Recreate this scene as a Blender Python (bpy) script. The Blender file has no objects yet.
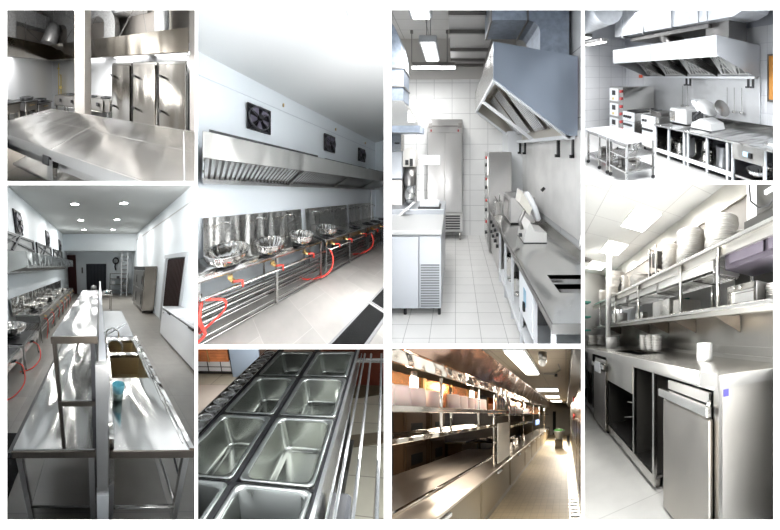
import bpy, bmesh, math, random
from mathutils import Vector, Matrix
# A white partition with eight openings; behind every opening stands a full-size piece of a kitchen.
# The kitchens stand on oblique floor plans (their walls meet at angles other than 90 degrees), so each one is
# modelled in metres along its own three axes (right, depth, up) given below.
SC = bpy.context.scene; COL = SC.collection
PI = math.pi; rnd = random.Random(7)
CAM = Vector((0, 0, 3.0)); FRONT = 1.5; FPX = 320.0
cd = bpy.data.cameras.new('camera'); cd.sensor_width = 36; cd.lens = 36*FPX/780; cd.clip_end = 400; cd.clip_start = .02
co = bpy.data.objects.new('camera', cd); COL.objects.link(co); co.location = CAM; co.rotation_euler = (PI/2, 0, 0); SC.camera = co

# ---------------------------------------------------------------- rooms
class Room: pass
R = Room()
def room(ax, o, rect):
    R.M = Matrix(ax); R.o = Vector(o); R.planes = []
    x0, x1, y0, y1 = rect
    def d(px, py): return Vector((px-390, FPX, 265-py))
    for a, b, inside in ((d(x0, 0), d(x0, 530), d(x0+9, 265)), (d(x1, 0), d(x1, 530), d(x1-9, 265)),
                         (d(0, y0), d(780, y0), d(390, y0+9)), (d(0, y1), d(780, y1), d(390, y1-9))):
        n = a.cross(b).normalized()
        if n.dot(inside) < 0: n = -n
        R.planes.append((CAM, n))
    R.planes.append((Vector((0, FRONT+.06, 0)), Vector((0, 1, 0))))
def W(p): return R.M @ Vector(p) + R.o

# ---------------------------------------------------------------- mesh builder (room metres)
class MB:
    def __init__(s): s.bm = bmesh.new(); s.xf = Matrix(); s.mi = 0
    def _add(s, vs, fs, smooth=False, bev=0, seg=1):
        t = bmesh.new() if bev else s.bm
        bv = [t.verts.new(s.xf @ Vector(v) if not bev else Vector(v)) for v in vs]
        out = []
        for f in fs:
            try: q = t.faces.new([bv[i] for i in f])
            except ValueError: continue
            q.smooth = smooth; q.material_index = s.mi; out.append(q)
        if bev:
            t.normal_update()
            bmesh.ops.bevel(t, geom=[e for e in t.edges if len(e.link_faces) == 2 and e.calc_face_angle(0) > .5], offset=bev, segments=seg, affect='EDGES', clamp_overlap=True)
            mp = {v: s.bm.verts.new(s.xf @ v.co) for v in t.verts}
            for f in t.faces:
                q = s.bm.faces.new([mp[v] for v in f.verts]); q.smooth = smooth or seg > 1; q.material_index = s.mi
            t.free()
        return s
    def box(s, x0, x1, y0, y1, z0, z1, bev=0, seg=1):
        v = [(x, y, z) for x in (x0, x1) for y in (y0, y1) for z in (z0, z1)]
        return s._add(v, [(0,1,3,2), (4,6,7,5), (0,4,5,1), (2,3,7,6), (0,2,6,4), (1,5,7,3)], bev=bev, seg=seg)
    def prism(s, pts, lo, hi, ax=1, bev=0, smooth=False):
        # pts: outline in the two other axes, pushed from lo to hi along ax
        def q(p, h): return (h, p[0], p[1]) if ax == 0 else (p[0], h, p[1]) if ax == 1 else (p[0], p[1], h)
        n = len(pts); v = [q(p, lo) for p in pts] + [q(p, hi) for p in pts]
        f = [tuple(range(n))[::-1], tuple(range(n, 2*n))] + [(i, (i+1) % n, n+(i+1) % n, n+i) for i in range(n)]
        s._add(v, f, bev=bev)
        return s
    def quad(s, *p): return s._add(p, [tuple(range(len(p)))])
    def cyl(s, a, b, r, n=12, r2=None, cap=True):
        a = Vector(a); b = Vector(b); d = (b-a).normalized(); u = d.orthogonal().normalized(); w = d.cross(u); r2 = r if r2 is None else r2
        v = []; 
        for c, rr in ((a, r), (b, r2)):
            for i in range(n): t = 2*PI*i/n; v.append(c+u*rr*math.cos(t)+w*rr*math.sin(t))
        s._add(v, [(i, (i+1) % n, n+(i+1) % n, n+i) for i in range(n)], smooth=n > 6)
        if cap: s._add(v[:n], [tuple(range(n))[::-1]]); s._add(v[n:], [tuple(range(n))])
        return s
    def bar(s, a, b, w, h=None):
        a = Vector(a); b = Vector(b); d = (b-a).normalized(); h = h or w
        u = d.cross(Vector((0, 0, 1))) if abs(d.z) < .95 else Vector((1, 0, 0)); u.normalize(); k = u.cross(d)
        v = [c+u*i*w/2+k*j*h/2 for c in (a, b) for i, j in ((-1,-1), (1,-1), (1,1), (-1,1))]
        return s._add(v, [(3,2,1,0), (4,5,6,7), (0,1,5,4), (1,2,6,5), (2,3,7,6), (3,0,4,7)])
    def tube(s, pts, r, n=8, closed=False):
        pts = [Vector(p) for p in pts]; m = len(pts); vs = []; u = None
        for i, p in enumerate(pts):
            if closed: d = pts[(i+1) % m]-pts[i-1]
            else: d = pts[min(i+1, m-1)]-pts[max(i-1, 0)]
            d.normalize(); u = d.orthogonal() if u is None else u-d*u.dot(d); u.normalize(); w = d.cross(u)
            for k in range(n): t = 2*PI*k/n; vs.append(p+u*r*math.cos(t)+w*r*math.sin(t))
        f = []
        for i in range(m if closed else m-1):
            j = (i+1) % m
            for k in range(n): f.append((i*n+k, i*n+(k+1) % n, j*n+(k+1) % n, j*n+k))
        s._add(vs, f, smooth=True)
        if not closed: s._add(vs[:n], [tuple(range(n))[::-1]]); s._add(vs[-n:], [tuple(range(n))])
        return s
    def lathe(s, c, prof, n=24, smooth=True, wob=0, wn=24):
        # prof: (radius, height) pairs round a vertical axis
        c = Vector(c); v = []; m = len(prof)
        for r, h in prof:
            for i in range(n):
                t = 2*PI*i/n; rr = r*(1+wob*math.cos(wn*t)); v.append(c+Vector((rr*math.cos(t), rr*math.sin(t), h)))
        f = [(j*n+i, j*n+(i+1) % n, (j+1)*n+(i+1) % n, (j+1)*n+i) for j in range(m-1) for i in range(n)]
        s._add(v, f, smooth=smooth)
        return s
    def at(s, loc=(0,0,0), rz=0, rx=0, ry=0): s.xf = Matrix.Translation(loc) @ Matrix.Rotation(rz, 4, 'Z') @ Matrix.Rotation(rx, 4, 'X') @ Matrix.Rotation(ry, 4, 'Y'); return s
def mb(): return MB()
def arc(c, r, a0, a1, n, plane='xz'):
    o = []
    for i in range(n+1):
        t = math.radians(a0+(a1-a0)*i/n); u, w = r*math.cos(t), r*math.sin(t)
        o.append((c[0]+u, c[1], c[2]+w) if plane == 'xz' else (c[0], c[1]+u, c[2]+w) if plane == 'yz' else (c[0]+u, c[1]+w, c[2]))
    return o

def link(name, m, mats, parent=None):
    bm = m.bm; bmesh.ops.remove_doubles(bm, verts=bm.verts, dist=1e-5)
    bmesh.ops.recalc_face_normals(bm, faces=bm.faces)
    lay = bm.verts.layers.float_vector.new('lc')
    for v in bm.verts: v[lay] = v.co.copy(); v.co = W(v.co)
    for c, n in R.planes:
        if any((v.co-c).dot(n) < 0 for v in bm.verts):
            bmesh.ops.bisect_plane(bm, geom=bm.verts[:]+bm.edges[:]+bm.faces[:], plane_co=c, plane_no=-n, clear_outer=True)
    if not bm.faces: bm.free(); return None
    lo = Vector([min(v.co[i] for v in bm.verts) for i in range(3)]); hi = Vector([max(v.co[i] for v in bm.verts) for i in range(3)])
    o0 = Vector(((lo.x+hi.x)/2, (lo.y+hi.y)/2, lo.z))
    for v in bm.verts: v.co -= o0
    me = bpy.data.meshes.new(name); bm.to_mesh(me); bm.free()
    for x in (mats if isinstance(mats, (list, tuple)) else [mats]): me.materials.append(x)
    o = bpy.data.objects.new(name, me); COL.objects.link(o)
    if parent is not None:
        o.parent = parent; o.location = o0-wloc(parent)
    else: o.location = o0
    return o
def wloc(o):
    v = Vector(o.location)
    while o.parent is not None: o = o.parent; v += Vector(o.location)
    return v
def T(name, label, cat, loc, group=None):
    o = bpy.data.objects.new(name, None); COL.objects.link(o); o.location = W(loc); o.empty_display_size = .1
    o['label'] = label; o['category'] = cat
    if group: o['group'] = group
    return o
def P(name, m, mat, parent, label=None):
    if parent is None: m.bm.free(); return None
    o = link(name, m, mat, parent)
    if o is not None and label: o['label'] = label
    return o
def T1(name, m, mat, label, cat, group=None, kind=None):
    o = link(name, m, mat)
    if o is None: return None
    o['label'] = label; o['category'] = cat
    if group: o['group'] = group
    if kind: o['kind'] = kind
    return o
def S(name, m, mat):
    o = link(name, m, mat)
    if o is not None: o['kind'] = 'structure'
    return o
def lamp(loc, aim, size, watts, col=(1,1,1), sy=None, kind='AREA', spread=None):  # serves fixtures in sight and added fill that has no fixture
    l = bpy.data.lights.new('fixture_or_fill_light', kind); l.energy = watts*abs(R.M.determinant())**(2/3); l.color = col
    if kind == 'AREA':
        l.shape = 'RECTANGLE'; kk = abs(R.M.determinant())**(1/3); l.size = size*kk; l.size_y = (sy or size)*kk
        if spread: l.spread = math.radians(spread)
    else: l.shadow_soft_size = size
    o = bpy.data.objects.new('fixture_or_fill_light', l); COL.objects.link(o); o.location = W(loc)
    dr = R.M.inverted().transposed() @ (Vector(aim)-Vector(loc))  # the lamp face is square to its aim in room measure
    o.rotation_euler = dr.to_track_quat('-Z', 'Y').to_euler(); return o

# ---------------------------------------------------------------- materials
def nm(name):
    m = bpy.data.materials.new(name); m.use_nodes = True; nt = m.node_tree; b = nt.nodes['Principled BSDF']; return m, nt, b
def coords(nt, sc=(1,1,1), rot=(0,0,0), loc=(0,0,0)):
    a = nt.nodes.new('ShaderNodeAttribute'); a.attribute_name = 'lc'; mp = nt.nodes.new('ShaderNodeMapping')
    mp.inputs['Scale'].default_value = sc; mp.inputs['Rotation'].default_value = rot; mp.inputs['Location'].default_value = loc
    nt.links.new(a.outputs['Vector'], mp.inputs['Vector']); return mp.outputs['Vector']
def c4(c): return (c[0], c[1], c[2], 1)
def plain(name, col, rough=.5, metal=0, var=0, vs=8, emit=0, spec=None, bump=0, bs=60):
    m, nt, b = nm(name); b.inputs['Base Color'].default_value = c4(col); b.inputs['Roughness'].default_value = rough; b.inputs['Metallic'].default_value = metal
    if spec is not None: b.inputs['Specular IOR Level'].default_value = spec
    if emit: b.inputs['Emission Color'].default_value = c4(col); b.inputs['Emission Strength'].default_value = emit
    if var:
        n = nt.nodes.new('ShaderNodeTexNoise'); n.inputs['Scale'].default_value = vs; n.inputs['Detail'].default_value = 6
        nt.links.new(coords(nt), n.inputs['Vector']); r = nt.nodes.new('ShaderNodeValToRGB')
        r.color_ramp.elements[0].position = .3; r.color_ramp.elements[1].position = .7
        r.color_ramp.elements[0].color = c4([x*(1-var) for x in col]); r.color_ramp.elements[1].color = c4([min(1, x*(1+var)) for x in col])
        nt.links.new(n.outputs['Fac'], r.inputs['Fac']); nt.links.new(r.outputs['Color'], b.inputs['Base Color'])
    if bump:
        n = nt.nodes.new('ShaderNodeTexNoise'); n.inputs['Scale'].default_value = bs; nt.links.new(coords(nt), n.inputs['Vector'])
        k = nt.nodes.new('ShaderNodeBump'); k.inputs['Strength'].default_value = bump; k.inputs['Distance'].default_value = .01
        nt.links.new(n.outputs['Fac'], k.inputs['Height']); nt.links.new(k.outputs['Normal'], b.inputs['Normal'])
    return m
def steel(name, col=(.62,.61,.59), rough=.22, sc=(60,60,2), wave=.15, ws=(2,2,2), rv=.035, mt=1):
    # brushed sheet: fine scratches drive the gloss, a broad swell bends the reflections as on rolled sheet
    m, nt, b = nm(name); b.inputs['Metallic'].default_value = mt; b.inputs['Base Color'].default_value = c4(col)
    n = nt.nodes.new('ShaderNodeTexNoise'); n.inputs['Scale'].default_value = 1; n.inputs['Detail'].default_value = 4; nt.links.new(coords(nt, tuple(4*q for q in sc)), n.inputs['Vector'])
    mr = nt.nodes.new('ShaderNodeMapRange'); mr.inputs['To Min'].default_value = max(.02, rough-rv); mr.inputs['To Max'].default_value = rough+rv
    nt.links.new(n.outputs['Fac'], mr.inputs['Value']); nt.links.new(mr.outputs['Result'], b.inputs['Roughness'])
    w = nt.nodes.new('ShaderNodeTexNoise'); w.inputs['Scale'].default_value = 1; w.inputs['Detail'].default_value = 1; nt.links.new(coords(nt, ws), w.inputs['Vector'])
    k = nt.nodes.new('ShaderNodeBump'); k.inputs['Strength'].default_value = wave; k.inputs['Distance'].default_value = .25
    nt.links.new(w.outputs['Fac'], k.inputs['Height']); nt.links.new(k.outputs['Normal'], b.inputs['Normal'])
    return m
def tiles(name, col, grout, w, h, plane='xy', gap=.012, rough=.3, var=.03, off=0, loc=(0,0,0), spec=.5):
    m, nt, b = nm(name); b.inputs['Roughness'].default_value = rough; b.inputs['Specular IOR Level'].default_value = spec
    rot = {'xy': (0,0,0), 'xz': (-PI/2,0,0), 'yz': (0,0,0)}[plane]
    v = coords(nt, loc=loc)
    if plane != 'xy':
        sp = nt.nodes.new('ShaderNodeSeparateXYZ'); cb = nt.nodes.new('ShaderNodeCombineXYZ'); nt.links.new(v, sp.inputs[0])
        nt.links.new(sp.outputs['X' if plane == 'xz' else 'Y'], cb.inputs['X']); nt.links.new(sp.outputs['Z'], cb.inputs['Y']); v = cb.outputs[0]
    t = nt.nodes.new('ShaderNodeTexBrick'); t.offset = off; t.squash = 1
    t.inputs['Scale'].default_value = 1; t.inputs['Brick Width'].default_value = w; t.inputs['Row Height'].default_value = h; t.inputs['Mortar Size'].default_value = gap/2
    t.inputs['Mortar Smooth'].default_value = .1; t.inputs['Bias'].default_value = 0
    t.inputs['Color1'].default_value = c4(col); t.inputs['Color2'].default_value = c4([x*(1-var*3) for x in col]); t.inputs['Mortar'].default_value = c4(grout)
    nt.links.new(v, t.inputs['Vector'])
    n = nt.nodes.new('ShaderNodeTexNoise'); n.inputs['Scale'].default_value = 5; n.inputs['Detail'].default_value = 8; nt.links.new(coords(nt), n.inputs['Vector'])
    mx = nt.nodes.new('ShaderNodeMix'); mx.data_type = 'RGBA'; mx.blend_type = 'MULTIPLY'; mx.inputs['Factor'].default_value = var*5
    nt.links.new(t.outputs['Color'], mx.inputs['A']); nt.links.new(n.outputs['Color'], mx.inputs['B'])
    hs = nt.nodes.new('ShaderNodeMapRange'); hs.inputs['To Min'].default_value = 1-var*5; hs.inputs['To Max'].default_value = 1+var*2
    nt.links.new(n.outputs['Fac'], hs.inputs['Value']); mx.inputs['Factor'].default_value = 1; nt.links.new(hs.outputs['Result'], mx.inputs['B'])
    nt.links.new(mx.outputs['Result'], b.inputs['Base Color'])
    k = nt.nodes.new('ShaderNodeBump'); k.inputs['Strength'].default_value = .3; k.inputs['Distance'].default_value = .004; k.invert = True
    nt.links.new(t.outputs['Fac'], k.inputs['Height']); nt.links.new(k.outputs['Normal'], b.inputs['Normal'])
    return m
def glow(name, col, s):
    m, nt, b = nm(name); b.inputs['Base Color'].default_value = c4(col); b.inputs['Emission Color'].default_value = c4(col); b.inputs['Emission Strength'].default_value = s; return m
def glass(name, col=(.95,.97,1), rough=.05, alpha=.35):
    m, nt, b = nm(name); b.inputs['Base Color'].default_value = c4(col); b.inputs['Roughness'].default_value = rough; b.inputs['Alpha'].default_value = alpha; return m
m_white = plain('white_paint', (.86,.88,.9), .6); m_frame = plain('partition_paint', (.97,.97,.97), .8)
m_black = plain('black_plastic', (.015,.015,.017), .4); m_rubber = plain('black_rubber', (.008,.008,.008), .8, bump=.3, spec=.15)
m_red = plain('red_hose', (.75,.06,.04), .4); m_brass = plain('brass', (.75,.55,.25), .3, 1)
m_ceram = plain('white_glazed_china', (.88,.86,.82), .25); m_dark = plain('shadowed_dark_board', (.03,.03,.032), .6)

# ---------------------------------------------------------------- the partition and its dividers
RECT = dict(A=(7,195,10,181.3), B=(197.6,384,10,344.8), C=(7,194.7,185,519.8), D=(197.8,384,349,519.8),
            E=(391.4,581.2,10,344), F=(391.6,581.2,348.6,519.8), G=(584.4,773.5,10,180.8), H=(584.5,773.5,184.2,519.8))
CLIP = dict(A=(5,195.8,8,182.6), B=(196.8,386,8,346.3), C=(5,195.6,183.7,522), D=(196.8,386,347.4,522),
            E=(389.4,582.3,8,345.6), F=(389.4,582.3,346.8,522), G=(583.3,776,8,182), H=(583.3,776,183,522))
def px3(px, py, d): return Vector(((px-390)/FPX*d, d, CAM.z+(265-py)/FPX*d))
def raw(name, vs, fs, mat):
    me = bpy.data.meshes.new(name); me.from_pydata(vs, [], fs); me.materials.append(mat); me.update()
    o = bpy.data.objects.new(name, me); COL.objects.link(o); o['kind'] = 'structure'; return o
def partition():
    xs = sorted({-60, 840} | {v for r in RECT.values() for v in r[:2]}); ys = sorted({-60, 590} | {v for r in RECT.values() for v in r[2:]})
    vs = []; fs = []
    for d in (FRONT, FRONT+.012):
        for y in ys:
            for x in xs: vs.append(px3(x, y, d))
    nx = len(xs); n1 = nx*len(ys)
    def solid(i, j):
        if not (0 <= i < nx-1 and 0 <= j < len(ys)-1): return False
        cx, cy = (xs[i]+xs[i+1])/2, (ys[j]+ys[j+1])/2
        return not any(r[0] < cx < r[1] and r[2] < cy < r[3] for r in RECT.values())
    for j in range(len(ys)-1):
        for i in range(nx-1):
            if not solid(i, j): continue
            a, b, c, d = j*nx+i, j*nx+i+1, (j+1)*nx+i+1, (j+1)*nx+i
            fs += [(a, d, c, b), (n1+a, n1+b, n1+c, n1+d)]
            for (di, dj), (p, q) in {(-1,0): (a, d), (1,0): (c, b), (0,-1): (b, a), (0,1): (d, c)}.items():
                if not solid(i+di, j+dj): fs.append((p, q, n1+q, n1+p))
    raw('wall_front', vs, fs, m_frame)
    k = 0
    FAR = 60
    # added unseen splayed dividers that stop light leaking between kitchens, from the back of the front wall outwards
    for a, b in (((196.3,-60), (196.3,590)), ((387.7,-60), (387.7,590)), ((582.8,-60), (582.8,590)), ((3.5,-60), (3.5,590)), ((777,-60), (777,590)),
                 ((-60,6.5), (840,6.5)), ((-60,523.5), (840,523.5)), ((3.5,183.2), (196.3,183.2)), ((196.3,346.9), (387.7,346.9)), ((387.7,346.3), (582.8,346.3)), ((582.8,182.5), (777,182.5))):
        t = .28
        e = (t, 0) if a[0] == b[0] else (0, t)
        v = []
        for dd in (FRONT+.013, FAR):
            for p, sgn in ((a, -1), (b, -1), (b, 1), (a, 1)): v.append(px3(p[0]+sgn*e[0], p[1]+sgn*e[1], dd))
        k += 1
        raw('trim_%d' % k, v, [(0,1,2,3), (7,6,5,4), (0,4,5,1), (1,5,6,2), (2,6,7,3), (3,7,4,0)], m_white)
partition()
w = bpy.data.worlds.new('world'); SC.world = w; w.use_nodes = True
w.node_tree.nodes['Background'].inputs[0].default_value = (1, 1, 1, 1); w.node_tree.nodes['Background'].inputs[1].default_value = 4.0
SC.view_settings.view_transform = 'Standard'; SC.view_settings.look = 'None'; SC.view_settings.gamma = 1; SC.view_settings.use_curve_mapping = False; SC.view_settings.exposure = 0
SC.cycles.max_bounces = 10; SC.cycles.diffuse_bounces = 5; SC.cycles.glossy_bounces = 5; SC.cycles.transparent_max_bounces = 12
SC.cycles.use_denoising = True; SC.cycles.sample_clamp_indirect = 8; SC.cycles.caustics_reflective = False; SC.cycles.caustics_refractive = False
# ---------------------------------------------------------------- shared kitchen pieces (built fresh wherever one stands)
m_st = steel('brushed_steel'); m_sth = steel('brushed_steel_level', (.60,.60,.59), sc=(90,90,90), rough=.2, rv=.05, wave=.3, ws=(3,1.2,3))
m_stv = steel('polished_steel', (.72,.71,.69), .12, wave=.35, ws=(3,3,3)); m_tube = steel('steel_tube', (.6,.59,.57), .25, wave=0)
m_std = steel('dull_dark_steel', (.3,.29,.28), .35, wave=.1); m_galv = plain('galvanised_sheet', (.58,.59,.60), .42, .35, var=.18, vs=22)
def legs(par, pts, z0, z1, r=.02, mat=None, foot=True):
    for x, y in pts:
        l = P('leg', mb().box(x-r, x+r, y-r, y+r, z0+.04, z1), mat or m_tube, par)
        if foot and l is not None: P('foot', mb().cyl((x,y,z0), (x,y,z0+.05), r*.8, 10), m_black, l)
def fan(name, label, group, c, r, nrm, th=.04):
    # square wall fan lying flat against a wall; nrm = 'x' (faces +x) or 'y' (faces -y)
    t = T(name, label, 'fan', c, group); x, y, z = c
    def m(rot=0): return mb().at(c, 0 if nrm == 'x' else -PI/2)
    k = m(); h = r
    for a in (-1, 1): k.box(0, th, a*h-.02*a, a*h, -h, h).box(0, th, -h, h, a*h-.02*a, a*h)
    P('frame', k.box(0, .012, -h, h, -h, h), m_black, t)
    k = m(); k.xf = k.xf @ Matrix.Rotation(PI/2, 4, 'Y'); k.lathe((0,0,.02), [(r*.86,0),(r*.92,0),(r*.92,.06),(r*.86,.06),(r*.86,0)], 28); P('ring', k, plain_grey, t)
    k = m(); k.xf = k.xf @ Matrix.Rotation(PI/2, 4, 'Y')
    for i in range(5):
        a = 2*PI*i/5; pts = [(r*.15,a-.25,.05),(r*.8,a-.38,.075),(r*.84,a,.06),(r*.8,a+.3,.035),(r*.15,a+.25,.04)]
        v = [(p[0]*math.cos(p[1]), p[0]*math.sin(p[1]), p[2]) for p in pts]; k._add(v+[(a_,b_,c_+.006) for a_,b_,c_ in v], [(0,1,2,3,4)[::-1], (5,6,7,8,9)]+[(j,(j+1)%5,5+(j+1)%5,5+j) for j in range(5)])
    P('blade', k, m_fanblade, t)
    k = m(); P('motor', k.cyl((.02,0,0), (th+.09,0,0), r*.24, 18, r*.2), m_black, t)
    k = m()
    for a in (.8, 2.4, 4.0, 5.5): k.bar((th+.05,0,0), (.02,r*1.1*math.cos(a),r*1.1*math.sin(a)), .018)
    P('bracket', k, m_black, t)
    return t
plain_grey = plain('dark_grey_plastic', (.09,.09,.1), .4); m_fanblade = plain('fan_blade_plastic', (.12,.11,.15), .35)
def wok(c, r, label, group, cat='wok', name='wok_pan', h=None, mat=None):
    h = h or r*.62; n = 36; c = (c[0], c[1], c[2]+.003)
    t = T(name, label, cat, c, group)
    prof = [(r*.28,0)]+[(r*(.28+.72*math.sin(a)), h*(1-math.cos(a))) for a in [i*PI/16 for i in range(1, 9)]]
    inner = [(max(.001, a-.006), b+.005) for a, b in prof[::-1]]
    P('bowl', mb().lathe(c, [(.001,0)]+prof+[(r+.012,h),(r+.012,h+.006)]+inner+[(.001,.006)], 72, wob=.028, wn=18), mat or m_stv, t)
    a = Vector(c)
    P('rim', mb().tube([a+Vector((r*1.01*math.cos(2*PI*i/n), r*1.01*math.sin(2*PI*i/n), h)) for i in range(n)], .008, 6, closed=True), m_tube, t)
    return t
def pot(c, r, h, label, group=None, lid=False, cat='pot', handle=True, mat=None, name='cooking_pot'):
    c = (c[0], c[1], c[2]+.003); t = T(name, label, cat, c, group); n = 28
    P('body', mb().lathe(c, [(.001,0),(r*.97,0),(r,.01),(r,h),(r+.008,h+.004),(r-.006,h),(r-.006,.008),(.001,.008)], n), mat or m_stv, t)
    if handle:
        for s in (-1, 1):
            P('handle', mb().tube([(c[0]+s*r*.98, c[1]-.04, c[2]+h*.75), (c[0]+s*(r+.035), c[1]-.035, c[2]+h*.77), (c[0]+s*(r+.035), c[1]+.035, c[2]+h*.77), (c[0]+s*r*.98, c[1]+.04, c[2]+h*.75)], .007, 6), m_tube, t)
    if lid: 
        l = P('lid', mb().lathe((c[0],c[1],c[2]+h), [(r+.01,0),(r*.7,.025),(.02,.035),(.001,.035)], n), mat or m_stv, t)
        if l is not None: P('knob', mb().cyl((c[0],c[1],c[2]+h+.03), (c[0],c[1],c[2]+h+.06), .018, 10), m_black, l)
    return t
def plates(c, r, n, label, group, lean=0, dz=.016, mat=None, cat='plate', name='dinner_plate', sub=True):
    # every plate of a stack is a plate
    for i in range(n):
        cc = (c[0]+rnd.uniform(-.006,.006), c[1]+rnd.uniform(-.006,.006), c[2]+.002+i*dz)
        pos = 'bottom' if i == 0 else 'topmost' if i == n-1 else 'middle'
        T1(name, mb().lathe(cc, [(.001,0),(r*.55,0),(r*.62,.004),(r*.97,dz*1.1),(r,dz*1.25),(r*.97,dz*1.45),(r*.6,.011),(.001,.009)], 26), mat or m_ceram, label, cat, group)
def faucet(c, d, h, reach, label, name='gooseneck_tap', r=.012, group=None, mat=None):
    # c foot point, d unit vector in plan the spout reaches towards
    t = T(name, label, 'tap', c, group); x, y, z = c; dx, dy = d
    P('base', mb().cyl(c, (x,y,z+.04), r*2.2, 16, r*1.6), mat or m_stv, t)
    pts = [(x,y,z+.03),(x,y,z+h-reach/2)]+[(x+dx*reach/2*(1-math.cos(a)), y+dy*reach/2*(1-math.cos(a)), z+h-reach/2+reach/2*math.sin(a)) for a in [PI*i/8 for i in range(1, 9)]]
    pts.append((x+dx*reach, y+dy*reach, z+h-reach/2-.05)); P('spout', mb().tube(pts, r, 8), mat or m_stv, t)
    P('lever', mb().cyl((x-dy*.02,y+dx*.02,z+.05), (x-dy*.1,y+dx*.1,z+.09), r*.6, 8), mat or m_stv, t)
    return t
def hose(pts, label, r=.012, group=None, name='gas_hose', mat=None, n=6):
    # smooth the given points once
    P_ = [Vector(p) for p in pts]; o = []
    for i in range(len(P_)-1):
        p0, p1, p2, p3 = P_[max(i-1,0)], P_[i], P_[i+1], P_[min(i+2, len(P_)-1)]
        for k in range(6):
            t = k/6; o.append(.5*((2*p1)+(p2-p0)*t+(2*p0-5*p1+4*p2-p3)*t*t+(3*p1-p0-3*p2+p3)*t*t*t))
    o.append(P_[-1]); return T1(name, mb().tube(o, r, n), mat or m_red, label, 'hose', group)
def plane_z(x0, x1, y0, y1, z, th=-.05): return mb().box(x0, x1, y0, y1, min(z, z+th), max(z, z+th))
# ================================================================ kitchen A: big worktable, corner hood, three steel cabinets
room([(1.68673, -1.13344, 0.00000), (-0.96429, 1.75218, 0.00000), (-0.57707, 1.04857, 0.93125)], (0.00000, 0.00000, 1.55656), CLIP['A'])
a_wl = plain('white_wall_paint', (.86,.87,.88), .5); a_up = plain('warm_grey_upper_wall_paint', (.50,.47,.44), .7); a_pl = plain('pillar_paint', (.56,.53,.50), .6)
S('floor', plane_z(-5,1,0,4.7,0), tiles('beige_floor_tiles', (.62,.57,.5), (.4,.38,.35), .6, .6, rough=.4))
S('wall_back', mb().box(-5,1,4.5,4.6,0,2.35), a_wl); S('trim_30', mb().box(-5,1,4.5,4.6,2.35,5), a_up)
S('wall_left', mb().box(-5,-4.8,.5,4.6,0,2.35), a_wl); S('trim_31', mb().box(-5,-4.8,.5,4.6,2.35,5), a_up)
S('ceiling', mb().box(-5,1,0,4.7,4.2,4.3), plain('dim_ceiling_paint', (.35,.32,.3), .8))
for i, (x0, x1, y0, lb) in enumerate([(-1.975,-1.725,2.45,0), (.085,.42,2.3,0)]): S('trim_%d' % (32+i), mb().box(x0,x1,y0,y0+.25,0,4.2), a_pl)
# worktable
t = T('worktable', 'huge stainless worktable with seams across its top, filling the foreground', 'table', (-.9,1.5,0))
k = mb()
for i, (a, b) in enumerate([(-2.27,-1.073),(-1.067,.005),(.011,1.0)]):
    for c, d in ((.985,1.553),(1.559,2.1)): k.box(a,b,c,d,.83,.85,bev=.003)
a_top = steel('table_sheet', (.33,.32,.30), .2, sc=(200,6,60), wave=.2, ws=(3.2,.8,2), rv=.04)
P('tabletop', k, a_top, t); P('seam', mb().box(-2.25,1,1.0,2.09,.82,.846), m_white, t)
P('apron', mb().box(-2.29,1,.965,.985,.76,.852,bev=.004).box(-2.29,-2.27,.965,2.12,.76,.852).box(-2.27,1,2.1,2.12,.76,.852), m_st, t)
P('corner_bracket', mb().box(-1.15,-1.07,.955,.965,.71,.79), m_black, t)
P('lower_frame', mb().box(-2.2,1,1.02,1.06,.66,.76).box(-2.2,1,2.02,2.06,.66,.76), m_st, t)
for x in (-2.18,-1.1,.3):
    for y in (1.03,2.03): P('leg', mb().box(x-.035,x+.035,y-.03,y+.03,0,.76), m_tube, t)
P('undershelf', mb().box(-2.2,1,1.3,2.05,.2,.23), m_sth, t); P('rail', mb().bar((-2.2,1.95,.42),(1,1.95,.42),.03), m_black, t)
# L-shaped hood
a_hd = steel('hood_sheet', (.40,.36,.30), .2, sc=(3,3,200), wave=.25, ws=(3.5,3.5,.4))
t = T('extractor_hood', 'L-shaped stainless extractor hood turning the corner over stoves and cabinets', 'hood', (-2,4,2))
P('canopy', mb().prism([(3.5,2.0),(3.5,2.49),(3.53,2.49),(3.53,2.0)], -3.9, .1, 0).prism([(3.9,1.98),(3.93,1.98),(3.93,2.48),(3.9,2.48)], -3.53, 0, 1) if 0 else mb().box(-3.9,.1,3.5,3.52,2.0,2.49), a_hd, t)
P('side_canopy', mb().box(-3.92,-3.9,.9,3.52,2.0,2.49), a_hd, t)
P('end_panel', mb().box(.08,.1,3.52,4.5,2.0,2.49), a_hd, t)
P('top_sheet', mb().box(-4.8,.1,3.52,4.49,2.47,2.485).box(-4.79,-3.92,.9,3.52,2.47,2.485), m_std, t)
P('gutter', mb().box(-3.9,.08,3.52,3.6,1.98,2.0).box(-4.0,-3.92,.9,3.6,1.98,2.0).box(-3.9,.08,3.56,3.6,2.0,2.08), m_std, t)
k = mb()
for i in range(42): k.bar((-3.8+i*.093,3.62,2.08),(-3.8+i*.093,4.3,2.3),.03,.02)
P('baffle_filter', k, m_std, t)
for i, x in enumerate((-1.45,-.2,-2.9)):
    T1('strip_light', mb().box(x-.5,x+.5,4.40,4.46,2.05,2.11,bev=.01), glow('strip_glow', (1,1,1), 3), 'glowing strip light under the corner hood, %s' % ('behind the left cabinet','behind the right cabinet','above the gas range')[i], 'light', 'strip lights under the corner hood')
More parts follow.
